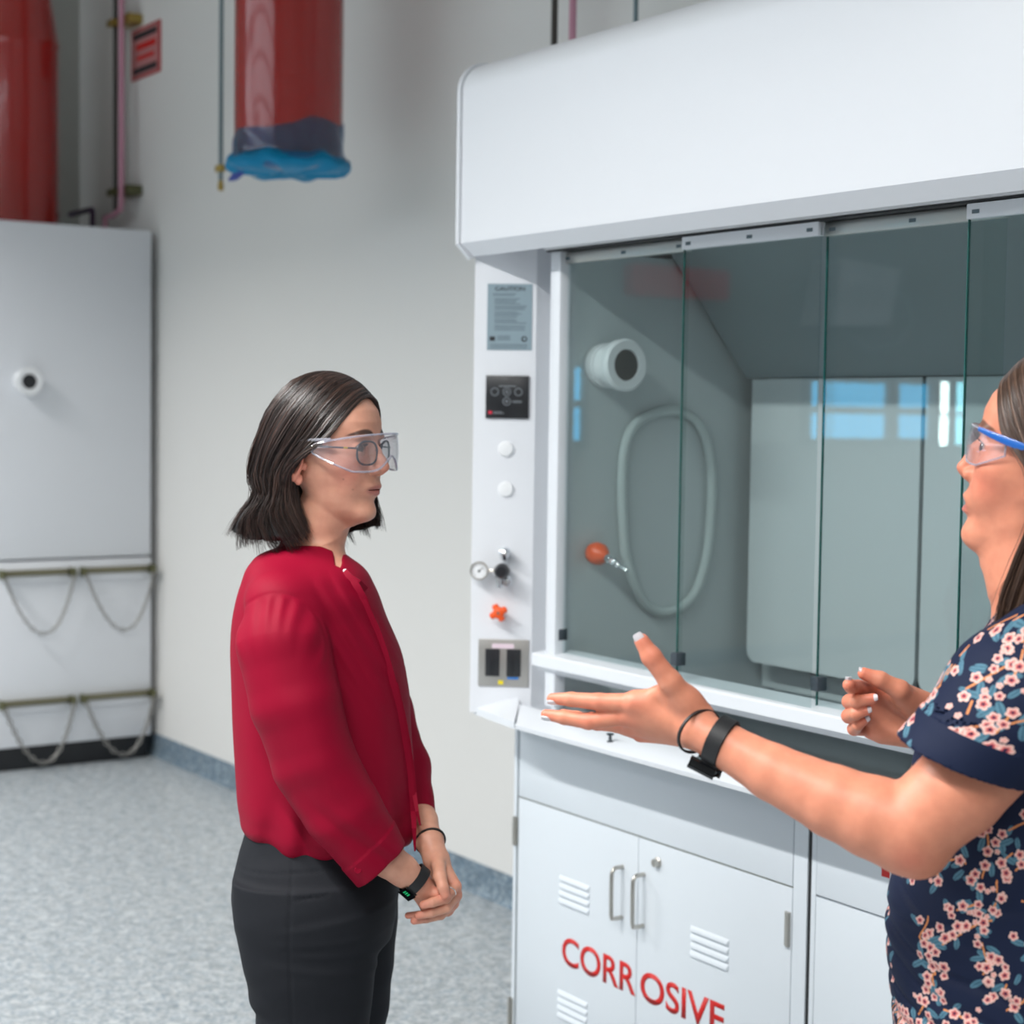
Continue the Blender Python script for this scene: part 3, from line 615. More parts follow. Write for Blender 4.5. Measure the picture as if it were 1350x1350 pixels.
mb = MB(); X, Y = ring(mb, wc, wax2, .0262, .0262, .019, .0028, (0, 0, 1)); mb.build('watch_strap', m_rubber, wA)
low = wc-np.array(X)*.0285+FA.n*-.004; mb = MB(); box_at(mb, wc+np.array(X)*.010+np.array(Y)*0+(-FA.n)*.0, wax2, Y, X, .001, .001, .001, 0); mb.bm.free()
side = (-FA.n*.55-np.array([0, 0, 1])*.83); side -= wax2*(side@wax2)/(wax2@wax2); side /= np.linalg.norm(side)
mb = MB(); tY = np.cross(side, wax2); box_at(mb, wc+side*.0285, wax2, tY, side, .0205, .020, .005, .002); mb.build('watch_case', m_screen, wA)
mb = MB()
for k in range(3): box_at(mb, wc+side*.0311+wax2/np.linalg.norm(wax2)*(k*.004-.006)+tY/np.linalg.norm(tY)*.002, wax2, tY, side, .0020, .008, .0006, 0)
mb.build('watch_display', m_green, wA)
hc = P_(567, 1109, -.061); hax = LW[3]-LW[1]; mb = MB(); x_, y_ = ring(mb, hc, hax/np.linalg.norm(hax)-FA.n*.45, .0245, .0245, .004, .003, (0, 0, 1)); tag(mb.build('hair_tie', m_rubber), 'thin black elastic band round the far wrist of the woman in red', 'bracelet')
rcn = (Lk[0]*.45+Lf[0][1]*.55); mb = MB(); ring(mb, rcn, Lf[0][1]-Lk[0], .0098, .0098, .0022, .0009, (0, 0, 1)); tag(mb.build('finger_ring', m_silver), 'thin silver ring on a clasped hand of the woman in red', 'ring')
# spectacles under clear over-glasses
def arcpts(n, f): return [hdA.W(f(i/(n-1))) for i in range(n)]
gA = thing('eyeglasses', 'dark rimmed eyeglasses worn beneath clear goggles by the woman in red', 'glasses', tuple(hdA.W((.09, 0, .02))))
for sd in (1, -1):
    cx, cy, cz = .0925, .0325*sd, .0085; fr = []
    for i in range(48):
        a = 2*math.pi*i/48; c_, s_ = math.cos(a), math.sin(a); w = .0255*abs(c_)**.8*np.sign(c_); h_ = .0195*abs(s_)**.8*np.sign(s_); y = cy+w; fr.append((cx-2.2*(y-cy)*sd*.06-abs(y)**2*1.2, y, cz+h_))
    W_ = [hdA.W(q) for q in fr]; mb = MB(); mb.tube(W_, .0018, 8, closed=True); rim = mb.build('rim', m_darkrim, gA)
    mb = MB(); mb.prism(W_, (np.array(hdA.M[:, 0])*.001)); mb.build('lens', m_lens, rim)
mb = MB(); mb.tube(arcpts(9, lambda t: (.0940+.001*math.sin(t*math.pi), -.0085+.017*t, .0125+.003*math.sin(t*math.pi))), .0014, 8); mb.build('bridge', m_darkrim, gA)
for sd in (1, -1):
    mb = MB(); mb.tube(arcpts(14, lambda t: (.087-.095*t, sd*(.0575+.022*min(1, t*2.2)-.003*t), .0165+.002*t)), .0016, 8); tmp = mb.build('temple', m_darkrim, gA)
    if sd < 0:
        mb = MB(); q = hdA.W((.069, -.0683, .0170)); box_at(mb, q, hdA.M[:, 0]*1-hdA.M[:, 1]*-.25, hdA.M[:, 1], hdA.M[:, 2], .007, .0012, .0030, .0004); mb.build('temple_badge', mat('brass_badge', lin((190, 170, 60)), .3, .6), tmp)
def visor(hd, x0, rx, ry, zt, zb, a1, notch=True, n=90, k=24, th=.0022, drop=0.):
    V = []; rows = []
    for i in range(n+1):
        a = -a1+2*a1*i/n; y = ry*math.sin(a); x = x0+rx*(math.cos(a)-1); f = abs(a)/a1
        t = zt(f); b = zb(f)
        for j in range(k+1):
            z = b+(t-b)*j/k; bulge = .003*math.sin(math.pi*j/k)
            V.append((x+bulge*math.cos(a), y+bulge*math.sin(a), z))
    V = np.array(V); I = np.arange((n+1)*(k+1)).reshape(n+1, k+1); q = np.stack([I[:-1, :-1], I[1:, :-1], I[1:, 1:], I[:-1, 1:]], -1).reshape(-1, 4); N = len(V)
    nr = V-np.array([x0-rx, 0, 0]); nr[:, 2] = 0; nr /= np.linalg.norm(nr, axis=1, keepdims=True); V2 = V-nr*th; Q = [q, q[:, ::-1]+N]
    for e in (I[0], I[-1][::-1], I[:, 0][::-1], I[:, -1]): Q.append(np.stack([e[:-1], e[1:], e[1:]+N, e[:-1]+N], -1))
    W = hd.W(np.concatenate([V, V2])); edge = [[hd.W(V[i]) for i in I[:, -1]], [hd.W(V[i]) for i in I[:, 0]], [hd.W(V[i]) for i in I[0]], [hd.W(V[i]) for i in I[-1]]]
    return mesh_np(W, np.concatenate(Q)), edge
sg = thing('safety_glasses', 'clear wraparound safety goggles over the glasses of the woman in red', 'safety glasses', tuple(hdA.W((.11, 0, .02))))
zt = lambda f: .042-.022*f**2; zb = lambda f: (-.018+.022*math.exp(-(f/.17)**2)-.004*math.sin(f*3.1)+.020*max(0, f-.55)/.45*1.2)
me, ed = visor(hdA, .1205, .091, .0860, zt, zb, math.radians(98)); link('visor', me, m_visor, sg)
mb = MB()
for e in ed: mb.tube(e, .0019, 6)
mb.build('visor_rim', m_visorrim, sg)
for sd in (1, -1):
    mb = MB(); mb.tube(arcpts(12, lambda t: (.050-.062*t, sd*(.0845+.0005*t), .030-.004*t)), .0028, 8); mb.build('temple', m_visorrim, sg)
# ================================================================== PERSON B: floral top
FB = Frame(1400, 2.08); SB = (214, 142, 114); LIPB = (190, 98, 98)
rootB = thing('person', 'woman in a navy floral top and blue-armed goggles gesturing with an outstretched hand', 'person', tuple(FB.G))
PB = lambda x, y, v=0.: FB.P(x, y, v)
tb = math.radians(9); FdirB = -FB.e*math.cos(tb)+FB.n*math.sin(tb)+np.array([0, 0, .158])
hdB = Head((0, 0, 0), FdirB); hdB.O = PB(1261, 616, .02)-hdB.M@np.array([.1118, 0, -.0160])
neckB = ((.010, 0, -.07), (-.045, 0, -.22), .052, .060)
torsoB = FB.loft([(765, 1352, 1458, .01, .055), (785, 1340, 1480, .01, .09), (803, 1319, 1500, .0, .14), (830, 1300, 1520, .0, .172), (860, 1277, 1532, .0, .182), (900, 1252, 1540, .0, .18), (945, 1222, 1545, .0, .17), (1000, 1205, 1545, .0, .162),
                  (1060, 1194, 1540, 0, .160), (1140, 1181, 1530, .0, .162), (1206, 1168, 1530, 0, .168), (1283, 1172, 1545, 0, .178), (1350, 1177, 1560, 0, .185), (1430, 1182, 1572, 0, .19), (1500, 1190, 1575, 0, .19)], 2.3)
def bodyB_head(p):
    q = hdB.L(p); f = head_sdf(q, .0055, .93, 1.0, neckB, .003, -.008, ((.052, 0, -.092), (.012, 0, -.125), .020, .044)); return smin(f, torsoB(p)+.008, .03)
o = hdB.W((0, 0, 0)); V, Q = nets(bodyB_head, o-[.14, .14, .22], o+[.15, .15, .14], .0015)
C = head_col(hdB.L(V), SB, LIPB, (98, 66, 52), op=.0055)
partsB = [(V, Q, C)]
legB1 = FB.loft([(1440, 1200, 1480, -.09, .105), (1520, 1200, 1470, -.095, .11), (1650, 1225, 1450, -.1, .09), (1850, 1240, 1410, -.1, .075), (2100, 1255, 1400, -.1, .062), (2260, 1265, 1385, -.1, .055)], 2.1)
legB2 = FB.loft([(1440, 1290, 1570, .09, .105), (1520, 1290, 1560, .095, .11), (1650, 1310, 1540, .1, .09), (1850, 1325, 1500, .1, .075), (2100, 1340, 1485, .1, .062), (2250, 1350, 1470, .1, .055)], 2.1)
hipB = FB.loft([(1340, 1190, 1548, 0, .16), (1400, 1188, 1568, 0, .178), (1480, 1195, 1572, 0, .182), (1540, 1215, 1550, 0, .17), (1580, 1250, 1500, 0, .12)], 2.3)
def legsB(p): return smin(smin(legB1(p), legB2(p), .004), hipB(p), .014)
c0 = FB.W((0, 0, 0)); lo = c0-[.42, .42, 0]; hi = c0+[.42, .42, 0]; lo[2] = .04; hi[2] = 1.40
partsB.append(skin_np(lambda p: smin(torsoB(p)+.018, legsB(p)+.01, .02), lo, hi, .010, SB))
# outstretched near arm
AB = [PB(1385, 905, -.12), PB(1330, 965, -.17), PB(1262, 1042, -.198), PB(1203, 1091, -.205), PB(1150, 1077, -.203), PB(1100, 1057, -.200), PB(1018, 1018, -.190), PB(960, 985, -.180), PB(926, 966, -.175)]
AR = [.058, .056, .0515, .0480, .0460, .0410, .0325, .0262, .0228]
nk = [PB(836, 927, -.172), PB(828, 944, -.165), PB(832, 957, -.148), PB(845, 967, -.128)]
fB = [[nk[0], PB(790, 925.5, -.170), PB(753, 922, -.166), PB(728, 921, -.160)], [nk[1], PB(776, 951, -.168), PB(744, 946, -.166), PB(720, 942, -.162)],
      [nk[2], PB(787, 953, -.128), PB(760, 946, -.118), PB(742, 941, -.112)], [nk[3], PB(812, 957, -.098), PB(794, 950, -.088), PB(780, 944, -.082)]]
tB = [PB(920, 945, -.165), PB(884, 899, -.188), PB(859, 866, -.196), PB(846, 845, -.198)]
def armB(p):
    f = chain(p, AB[1:], AR[1:], .005)
    f = smin(f, rc(p, PB(1212, 1128, -.205), PB(1190, 1118, -.205), .020, .022), .03)      # elbow point
    pm = None
    for i, k in enumerate(nk):
        g = rc(p, PB(908, 962-4*(i == 0)+4*(i == 3), -.168+.006*i), k, .0165, [.0130, .0125, .0118, .0105][i]); pm = g if pm is None else smin(pm, g, .012)
    f = smin(f, pm, .016)
    t = chain(p, tB, [.0200, .0130, .0112, .0088], .006); f = smin(f, t, .010)
    f = smin(f, chain(p, [PB(905, 925, -.17), PB(868, 914, -.172), PB(842, 924, -.170)], [.014, .0085, .009], .006), .016)  # web of the thumb
    for i, c in enumerate(fB): f = smin(f, chain(p, c, [[.0118, .0104, .0086, .0066], [.0108, .0098, .0084, .0064], [.0100, .009, .0080, .006], [.0092, .0080, .007, .0055]][i], .003), .0035)
    f = f-.0012*np.exp(-(np.linalg.norm(p-nk[0]-(-FB.n*.010), axis=1)/.007)**2)-.0010*np.exp(-(np.linalg.norm(p-fB[0][1]-(-FB.n*.008), axis=1)/.006)**2)
    for s_, w_ in ((PB(856, 868, -.206), .0012), (PB(849, 877, -.206), .0008)): f = f+.0006*np.exp(-(np.linalg.norm(p-s_, axis=1)/.004)**2)
    return f
lo, hi = bbox(AB[1:]+sum(fB, [])+tB, .062)
tipsB = [c[-1] for c in fB]+[tB[-1], tB[2]]+[c[1] for c in fB]+nk
partsB.append(skin_np(armB, lo, hi, .0019, lambda V: blush(V, SB, tipsB+[PB(1200, 1130, -.24)], .5, .018)))
# far hand, palm towards the camera
wr = PB(1236, 948, .115); k2 = [PB(1152, 908, .080), PB(1143, 925, .082), PB(1142, 944, .086), PB(1148, 962, .092)]
f2 = [[k2[0], PB(1131, 906, .050), PB(1122, 905, .028), PB(1119, 903, .012)], [k2[1], PB(1120, 925, .060), PB(1130, 925, .034), PB(1151, 921, .030)],
      [k2[2], PB(1119, 944, .062), PB(1128, 941, .038), PB(1143, 937, .036)], [k2[3], PB(1126, 961, .072), PB(1131, 956, .050), PB(1141, 949, .046)]]
t2 = [PB(1212, 935, .085), PB(1186, 910, .055), PB(1160, 896, .045), PB(1139, 888, .040)]
def hand2(p):
    f = chain(p, [PB(1420, 1075, .20), PB(1330, 1010, .16), PB(1270, 965, .13), wr], [.044, .040, .030, .0245], .01)
    pm = None
    for i, k in enumerate(k2):
        g = rc(p, PB(1218, 938+6*i, .108), k, .0175, .0120); pm = g if pm is None else smin(pm, g, .012)
    f = smin(f, pm, .014)
    f = smin(f, rc(p, PB(1216, 930, .085), PB(1190, 917, .068), .0190, .0160), .012)      # ball of the thumb
    f = smin(f, rc(p, PB(1205, 972, .095), PB(1165, 968, .090), .0150, .0125), .012)      # heel of the palm
    f = smin(f, chain(p, t2, [.016, .0128, .0102, .0078], .005), .006)
    for i, c in enumerate(f2): f = smin(f, chain(p, c, [[.0098, .0094, .0088, .0078], [.0096, .0096, .0085, .0066], [.0092, .0094, .0080, .0062], [.0086, .0086, .0070, .0054]][i], .002), .0022)
    return f
lo, hi = bbox(k2+t2+sum(f2, [])+[wr, PB(1330, 1010, .16)], .045)
partsB.append(skin_np(hand2, lo, hi, .0014, lambda V: blush(V, SB, [c[-1] for c in f2]+[t2[-1]]+k2+[c[1] for c in f2], .6, .013)))
V, Q, C = join_np(partsB); me = mesh_np(V, Q); set_col(me, C); bB = link('body', me, m_skinB, rootB)
for sd in (1, -1):
    V, Q, C = eye_mesh(hdB, sd, (44, 50, 56), math.radians(26)); me = mesh_np(V, Q); set_col(me, C); link('eye', me, m_eye, rootB)
lashes(hdB, rootB, m_lash)
# teeth behind the open lips
q0 = [hdB.W((.0815-.14*y*y*9, y, -.0515)) for y in np.linspace(-.016, .016, 9)]
mb = MB(); mb.tube(q0, .0042, 8); mb.build('teeth', mat('teeth', lin((225, 220, 212)), .25), rootB)
# nails
cx = -FB.n
mb = MB(); nail(mb, FB, tB[3]+(cx*.93+np.array([0, 0, .30])-FB.e*.12)*.0090+(tB[3]-tB[2])*.02, tB[3]-tB[2], cx*.93+np.array([0, 0, .30])-FB.e*.12, .0062, .0075); mb.build('fingernail', m_nail, bB)
for i in (0, 1):
    c = fB[i]; mb = MB(); nail(mb, FB, c[3]-(c[3]-c[2])*.04+(cx*.62+np.array([0, 0, -.78]))*.0078, c[3]-c[2], cx*.6+np.array([0, 0, -.8]), .0046, .0062); mb.build('fingernail', m_nail, bB)
for i in range(4):
    c = f2[i]
    ax = c[3]-c[2]; nr = (cx*.9+np.array([0, 0, .35])) if i else (cx*.5+np.array([0, 0, .8])); mb = MB(); nail(mb, FB, c[3]+ax*.02+nr/np.linalg.norm(nr)*[.0072, .0062, .0058, .0050][i], ax if i else np.array([0, 0, 1.])+cx*.5, nr if i else cx+FB.e*.1, .0045 if i else .0040, .0058 if i else .0045); mb.build('fingernail', m_nail, bB)
mb = MB(); nail(mb, FB, t2[3]+np.array([0, 0, .0062])+cx*.0025, t2[3]-t2[2], np.array([0, 0, 1.])+cx*.5, .0048, .0062); mb.build('fingernail', m_nail, bB)
# hair, loose and brown
GB = [[(.078, 0, .094), (.072, .036, .082), (.062, .056, .058), (.050, .068, .036), (.030, .079, .018), (.010, .086, -.005), (-.002, .088, -.05), (.006, .086, -.10), (.014, .084, -.16), (.010, .09, -.21)],
      [(.052, 0, .130), (.046, .042, .117), (.030, .068, .085), (.010, .082, .050), (-.008, .090, .015), (-.022, .092, -.02), (-.030, .094, -.07), (-.025, .096, -.12), (-.020, .098, -.18), (-.02, .10, -.24)],
      [(.010, 0, .142), (.002, .050, .130), (-.024, .082, .085), (-.046, .092, .045), (-.062, .094, .01), (-.072, .094, -.03), (-.078, .094, -.08), (-.080, .096, -.13), (-.080, .098, -.19), (-.08, .10, -.25)],
      [(-.030, 0, .141), (-.048, .040, .126), (-.080, .062, .082), (-.098, .068, .04), (-.108, .066, .0), (-.112, .062, -.04), (-.115, .058, -.09), (-.120, .056, -.14), (-.122, .055, -.20), (-.125, .055, -.26)],
      [(-.050, 0, .134), (-.072, .010, .120), (-.106, .010, .080), (-.122, .010, .04), (-.126, .0, .0), (-.128, .0, -.04), (-.127, .0, -.09), (-.130, .0, -.14), (-.134, 0, -.20), (-.138, 0, -.26)]]
V, Q, C = hair_mesh(hdB, [(-1, GB), (1, GB)], 4200, .00055, K=20, col=((58, 42, 34), (128, 98, 80)), low=.02, clump=80, rng=np.random.default_rng(5))
wisp = []
for k in range(12):
    a = RNG.normal(0, .0035, 3)-np.array([.012, 0, 0]); s_ = 1+RNG.normal(0, .1); wisp.append([hdB.W(np.array(x)+a*t) for x, t in (((.002, .080, -.02), .3), ((.006, .080, -.06), .6), ((.018, .076, -.11), 1), ((.030*s_, .072, -.145), 1.2), ((.024, .074, -.175*s_), 1.6))])
mbw = MB()
for w_ in wisp:
    pts = catmull(w_, np.linspace(0, 1, 14)); mbw.tube(pts, .00045, 3)
me_w = bpy.data.meshes.new('w'); bmesh.ops.triangulate(mbw.bm, faces=[f for f in mbw.bm.faces if len(f.verts) != 4]); mbw.bm.verts.ensure_lookup_table()
vw = np.array([v.co for v in mbw.bm.verts]); qw = np.array([[v.index for v in f.verts] for f in mbw.bm.faces if len(f.verts) == 4]); mbw.bm.free()
V2, Q2, C2 = join_np([(V, Q, C), (vw, qw, np.tile(lin((96, 70, 56)), (len(vw), 1)))]); me = mesh_np(V2, Q2); set_col(me, C2); link('hair', me, m_hair, rootB)

# floral top
Ss = [PB(1392, 880, -.11), PB(1345, 925, -.155), PB(1262, 1012, -.195)]; Sg = [.080, .083, .073]
h1, h2 = PB(1194, 973, -.2), PB(1350, 1038, -.2); hn = np.cross(h2-h1, FB.n); hn /= np.linalg.norm(hn)
if hn@(Ss[2]-Ss[1]) < 0: hn = -hn
ho = (h1+h2)/2
Ss2 = [PB(1440, 880, .12), PB(1420, 930, .16), PB(1400, 1010, .19)]
def top(p):
    l = FB.L(p); u, v, z = l.T; y = 1000-(z-FB.L(PB(1400, 1000, 0))[2])*FB.pm; x = u*FB.pm+1400
    f = torsoB(p)-.002*noise3(p*[1, 1, 1.3], 26, 21)
    w = np.clip((y-1060)/120, 0, 1)
    for a_, c_, s_, h_ in ((.36, 1245, 7, .0040), (.42, 1280, 8, .0034), (.30, 1318, 6, .0036), (.10, 1345, 7, .0050), (-.30, 1195, 8, .0030), (.55, 1190, 9, .003)): f = f+h_*w*np.exp(-((y-c_-a_*(x-1260)+6*np.sin(x/23))/s_)**2)*(v < .05)
    a = chain(p, Ss, Sg, .02)-.0022*noise3(p, 30, 5); cd = (p-ho)@hn; inn = chain(p, Ss, [r-.005 for r in Sg], .02)
    a = a-.0018*(cd > -.040)+.004*np.exp(-(((x-1300)*.55+(y-860)*.35+6)/7.)**2)*0
    a = np.maximum(a, cd); a = np.maximum(a, -np.maximum(inn, -(cd+.05)))
    b = chain(p, Ss2, Sg, .02); b = np.maximum(b, (p-Ss2[2])@((Ss2[2]-Ss2[1])/np.linalg.norm(Ss2[2]-Ss2[1]))-.02)
    f = smin(f, a, .007); f = smin(f, b, .02)
    q = hdB.L(p); nk_ = rc(q, (.010, 0, -.08), (-.055, 0, -.25), .058, .068); f = np.maximum(f, -nk_)
    return f
zt_ = FB.W((0, 0, 0)); lo = zt_-[.40, .40, 0]; hi = zt_+[.40, .40, 0]; lo[2] = PB(1400, 1490)[2]; hi[2] = PB(1400, 745)[2]
V, Q = nets(lambda p: np.maximum(top(p), PB(1400, 1475)[2]+.002*np.sin(p[:, 0]*60)-p[:, 2]), lo, hi, .0034, 2.0)
def subdiv(V, Q):
    E = np.sort(np.concatenate([Q[:, [0, 1]], Q[:, [1, 2]], Q[:, [2, 3]], Q[:, [3, 0]]]), 1); key = E[:, 0].astype(np.int64)*len(V)+E[:, 1]; uq, ix, inv = np.unique(key, return_index=True, return_inverse=True)
    mid = (V[E[ix, 0]]+V[E[ix, 1]])/2; cen = V[Q].mean(1); nq = len(Q); em = (inv+len(V)).reshape(4, nq); c = np.arange(nq)+len(V)+len(mid)
    V2 = np.concatenate([V, mid, cen]); return V2, np.concatenate([np.stack([Q[:, k], em[k], c, em[k-1]], 1) for k in range(4)])
def split_visible(V, Q, n):
    d = V-CP; z = d@CW; x = 675+FPX*(d@CR)/z; y = 675-FPX*(d@CU)/z; l = FB.L(V)[:, 1]
    vis = (x < 1375) & (y < 1375); m = vis[Q].any(1); A, B = Q[m], Q[~m]; Va = V
    for _ in range(n): Va, A = subdiv(Va, A)
    ua, ia = np.unique(A, return_inverse=True); ub, ib = np.unique(B, return_inverse=True)
    return np.concatenate([Va[ua], V[ub]]), np.concatenate([ia.reshape(-1, 4), ib.reshape(-1, 4)+len(ua)])
V, Q = split_visible(V, Q, 2)
def st_coords(V):
    l = FB.L(V); cu, cv = .0, .0; ph = np.arctan2(l[:, 0]-.02, -(l[:, 1])); return np.stack([.185*ph, l[:, 2]], 1)
ST = st_coords(V); rg = np.random.default_rng(23)
def stp(x, y, v=-.17): return st_coords(PB(x, y, v)[None])[0]
items = []                                  # kind, x, y, size, angle
def cluster(c, ang, n, spread=.9):
    # a blossoming twig: polyline with flowers, buds and leaves
    pts = [np.array(c, float)]; a = ang
    for k in range(n): a += rg.normal(0, .35); pts.append(pts[-1]+np.array([math.cos(a), math.sin(a)])*.0125)
    for i in range(len(pts)-1):
        if rg.random() < .6: items.append(('b', pts[i], pts[i+1]))
    for i, p in enumerate(pts):
        for k in range(rg.integers(0, 3)):
            o_ = rg.normal(0, .0090*spread, 2); items.append(('f', p+o_, rg.uniform(.0048, .0070), rg.random()*6.28))
        if rg.random() < .55: an = rg.random()*6.28; items.append(('l', p+np.array([math.cos(an), math.sin(an)])*.014, .0085, an+rg.normal(0, .3)))
        if rg.random() < .35: an = rg.random()*6.28; items.append(('l', p+np.array([math.cos(an), math.sin(an)])*.013, .0070, an+.6)); items.append(('f', p+np.array([math.cos(an+2), math.sin(an+2)])*.017, .0034, 0))
seeds = [(1179, 1150, -1.2, 3), (1172, 1215, -1.5, 3), (1185, 1262, 1.2, 3), (1190, 1300, -1.5, 4), (1214, 1262, 1.1, 6), (1226, 1228, 1.5, 4), (1262, 1210, .5, 7), (1285, 1160, 1.3, 6), (1300, 1205, .9, 7), (1290, 1245, -1.2, 4), (1335, 1150, 1.2, 5),
         (1345, 1190, .3, 5), (1296, 1325, .3, 3), (1330, 1330, .1, 2), (1295, 1285, 1.6, 2), (1345, 1240, -1, 4), (1230, 1335, .2, 3), (1310, 1105, .9, 4), (1295, 908, .2, 5), (1320, 915, -.9, 5), (1262, 935, -.6, 3), (1310, 950, .5, 4), (1345, 905, 1.3, 4), (1338, 980, .9, 4),
         (1335, 1000, 2.2, 3), (1310, 1000, -1.4, 3), (1240, 930, 1.9, 4), (1225, 955, 1.2, 4), (1215, 965, .2, 3), (1300, 830, 1, 4), (1320, 800, .8, 4), (1332, 818, .3, 1), (1285, 850, -1.9, 4), (1275, 875, -2.1, 3), (1345, 845, .2, 2), (1205, 1290, 2, 3)]
for x, y, a, n in seeds: cluster(stp(x, y), a, n, .8)
for k in range(230):
    c = np.array([rg.uniform(-.6, .6), rg.uniform(.75, 1.5)])
    if -.15 < c[0] < .01 or (c[0] < -.15 and False): continue
    cluster(c, rg.random()*6.28, rg.integers(2, 6))
C = np.tile(lin((20, 30, 56)), (len(V), 1)); cd = (V-ho)@hn; lB = FB.L(V); dsl = chain(V, Ss, Sg, .02)
band = (cd > -.038) & (cd < .01) & (dsl < .006) & (dsl > -.012) & (lB[:, 0]*FB.pm+1400 > 1238)
cell = .02; key = np.floor(ST/cell).astype(int); order = np.lexsort((key[:, 1], key[:, 0])); ks = key[order]; kk = ks[:, 0]*100000+ks[:, 1]
def near(c, r):
    out = []
    for i in range(int(math.floor((c[0]-r)/cell)), int(math.floor((c[0]+r)/cell))+1):
        a, b = np.searchsorted(kk, [i*100000+math.floor((c[1]-r)/cell), i*100000+math.floor((c[1]+r)/cell)+1]); out.append(order[a:b])
    return np.concatenate(out) if out else np.array([], int)
pet, ring_, cen_, leaf, leaf2, br, edge_ = [lin(c) for c in ((222, 164, 154), (186, 82, 88), (48, 34, 62), (82, 122, 140), (56, 90, 110), (216, 140, 88), (234, 198, 188))]
for it in [i for i in items if i[0] == 'l']+[i for i in items if i[0] == 'b']+[i for i in items if i[0] == 'f']:
    if it[0] == 'b':
        c = (it[1]+it[2])/2; ix = near(c, .012)
        if not len(ix): continue
        d = it[2]-it[1]; q = ST[ix]-it[1]; h = np.clip((q@d)/(d@d), 0, 1); dd = np.linalg.norm(q-h[:, None]*d, axis=1); C[ix[dd < .0010]] = br
    else:
        ix = near(it[1], it[2]*1.5)
        if not len(ix): continue
        q = ST[ix]-it[1]; ca_, sa_ = math.cos(it[3]), math.sin(it[3]); q = np.stack([q[:, 0]*ca_+q[:, 1]*sa_, -q[:, 0]*sa_+q[:, 1]*ca_], 1)
        if it[0] == 'l':
            a = q[:, 0]/it[2]; w = .42*np.sqrt(np.clip(1-a*a, 0, 1))*it[2]; m = np.abs(q[:, 1]) < w; C[ix[m]] = leaf; C[ix[m & (np.abs(q[:, 1]) < .0006)]] = leaf2
        else:
            r = np.linalg.norm(q, axis=1)/it[2]; t = np.arctan2(q[:, 1], q[:, 0]); rp = .70+.30*np.abs(np.cos(2.5*t))
            C[ix[r < rp]] = pet; C[ix[(r < rp) & (r > rp-.16)]] = edge_
            if it[2] > .004: C[ix[r < .48*(.75+.25*np.abs(np.cos(2.5*t)))]] = ring_; C[ix[r < .23]] = cen_
C[band] = lin((20, 30, 56))
me = mesh_np(V, Q); set_col(me, C); link('top', me, m_floral, rootB)
hi2 = hi.copy(); hi2[2] = PB(1400, 1340)[2]; lo2 = lo.copy(); lo2[2] = .03
V, Q = nets(lambda p: legsB(p)-.0015*noise3(p, 25, 2), lo2, hi2, .007, 2.0); link('jeans', mesh_np(V, Q), m_jean, rootB)
for px, v in ((1330, -.1), (1420, .1)):
    a = FB.P(px, 2240, v); a[2] = .045; Fd = FdirB*[1, 1, 0]; Fd /= np.linalg.norm(Fd); S = np.cross([0, 0, 1], Fd); M = np.stack([Fd, S, np.array([0, 0, 1.])], 1)
    sh = lambda p: np.maximum(smin(ell(p, a+Fd*.06, (.135, .047, .042), M), rc(p, a-Fd*.02, a-Fd*.02+[0, 0, .07], .045, .04), .02), .004-p[:, 2])
    V, Q = nets(sh, a-[.2, .2, .06], a+[.2, .2, .13], .006); link('shoe', mesh_np(V, Q), m_shoe, rootB)
# worn by B
wc = PB(950, 978, -.178); wax = AB[6]-AB[8]; wax /= np.linalg.norm(wax); wB = thing('wristwatch', 'black smartwatch on the outstretched arm of the woman in floral', 'watch', tuple(wc))
axw = wax*.97-np.array([0, 0, 1])*.0+FB.e*.10; mb = MB(); X, Y = ring(mb, wc, axw, .0282, .0282, .0205, .0022, (0, 0, 1)); mb.build('watch_strap', m_rubber, wB)
axu = axw*1.; axu /= np.linalg.norm(axu)
dn = -np.array([0, 0, 1.])*.93-FB.n*.12; dn -= axu*(dn@axu); dn /= np.linalg.norm(dn); tY = np.cross(dn, axu)
mb = MB(); box_at(mb, wc+dn*.0345-axu*.004, axu, tY, dn, .0270, .028, .0085, .0035); mb.build('watch_case', m_screen, wB)
mb = MB(); box_at(mb, wc+dn*.0296-axu*.004, axu, tY, dn, .0250, .026, .0020, .0008); mb.build('watch_trim', m_silver, wB)
hc = PB(921, 964, -.175); mb = MB(); ring(mb, hc, wax-FB.n*.50+np.array([0, 0, .02]), .0262, .0290, .0035, .0026, (0, 0, 1)); tag(mb.build('hair_tie', m_rubber), 'thin black hair elastic beside the watch of the woman in floral', 'bracelet')
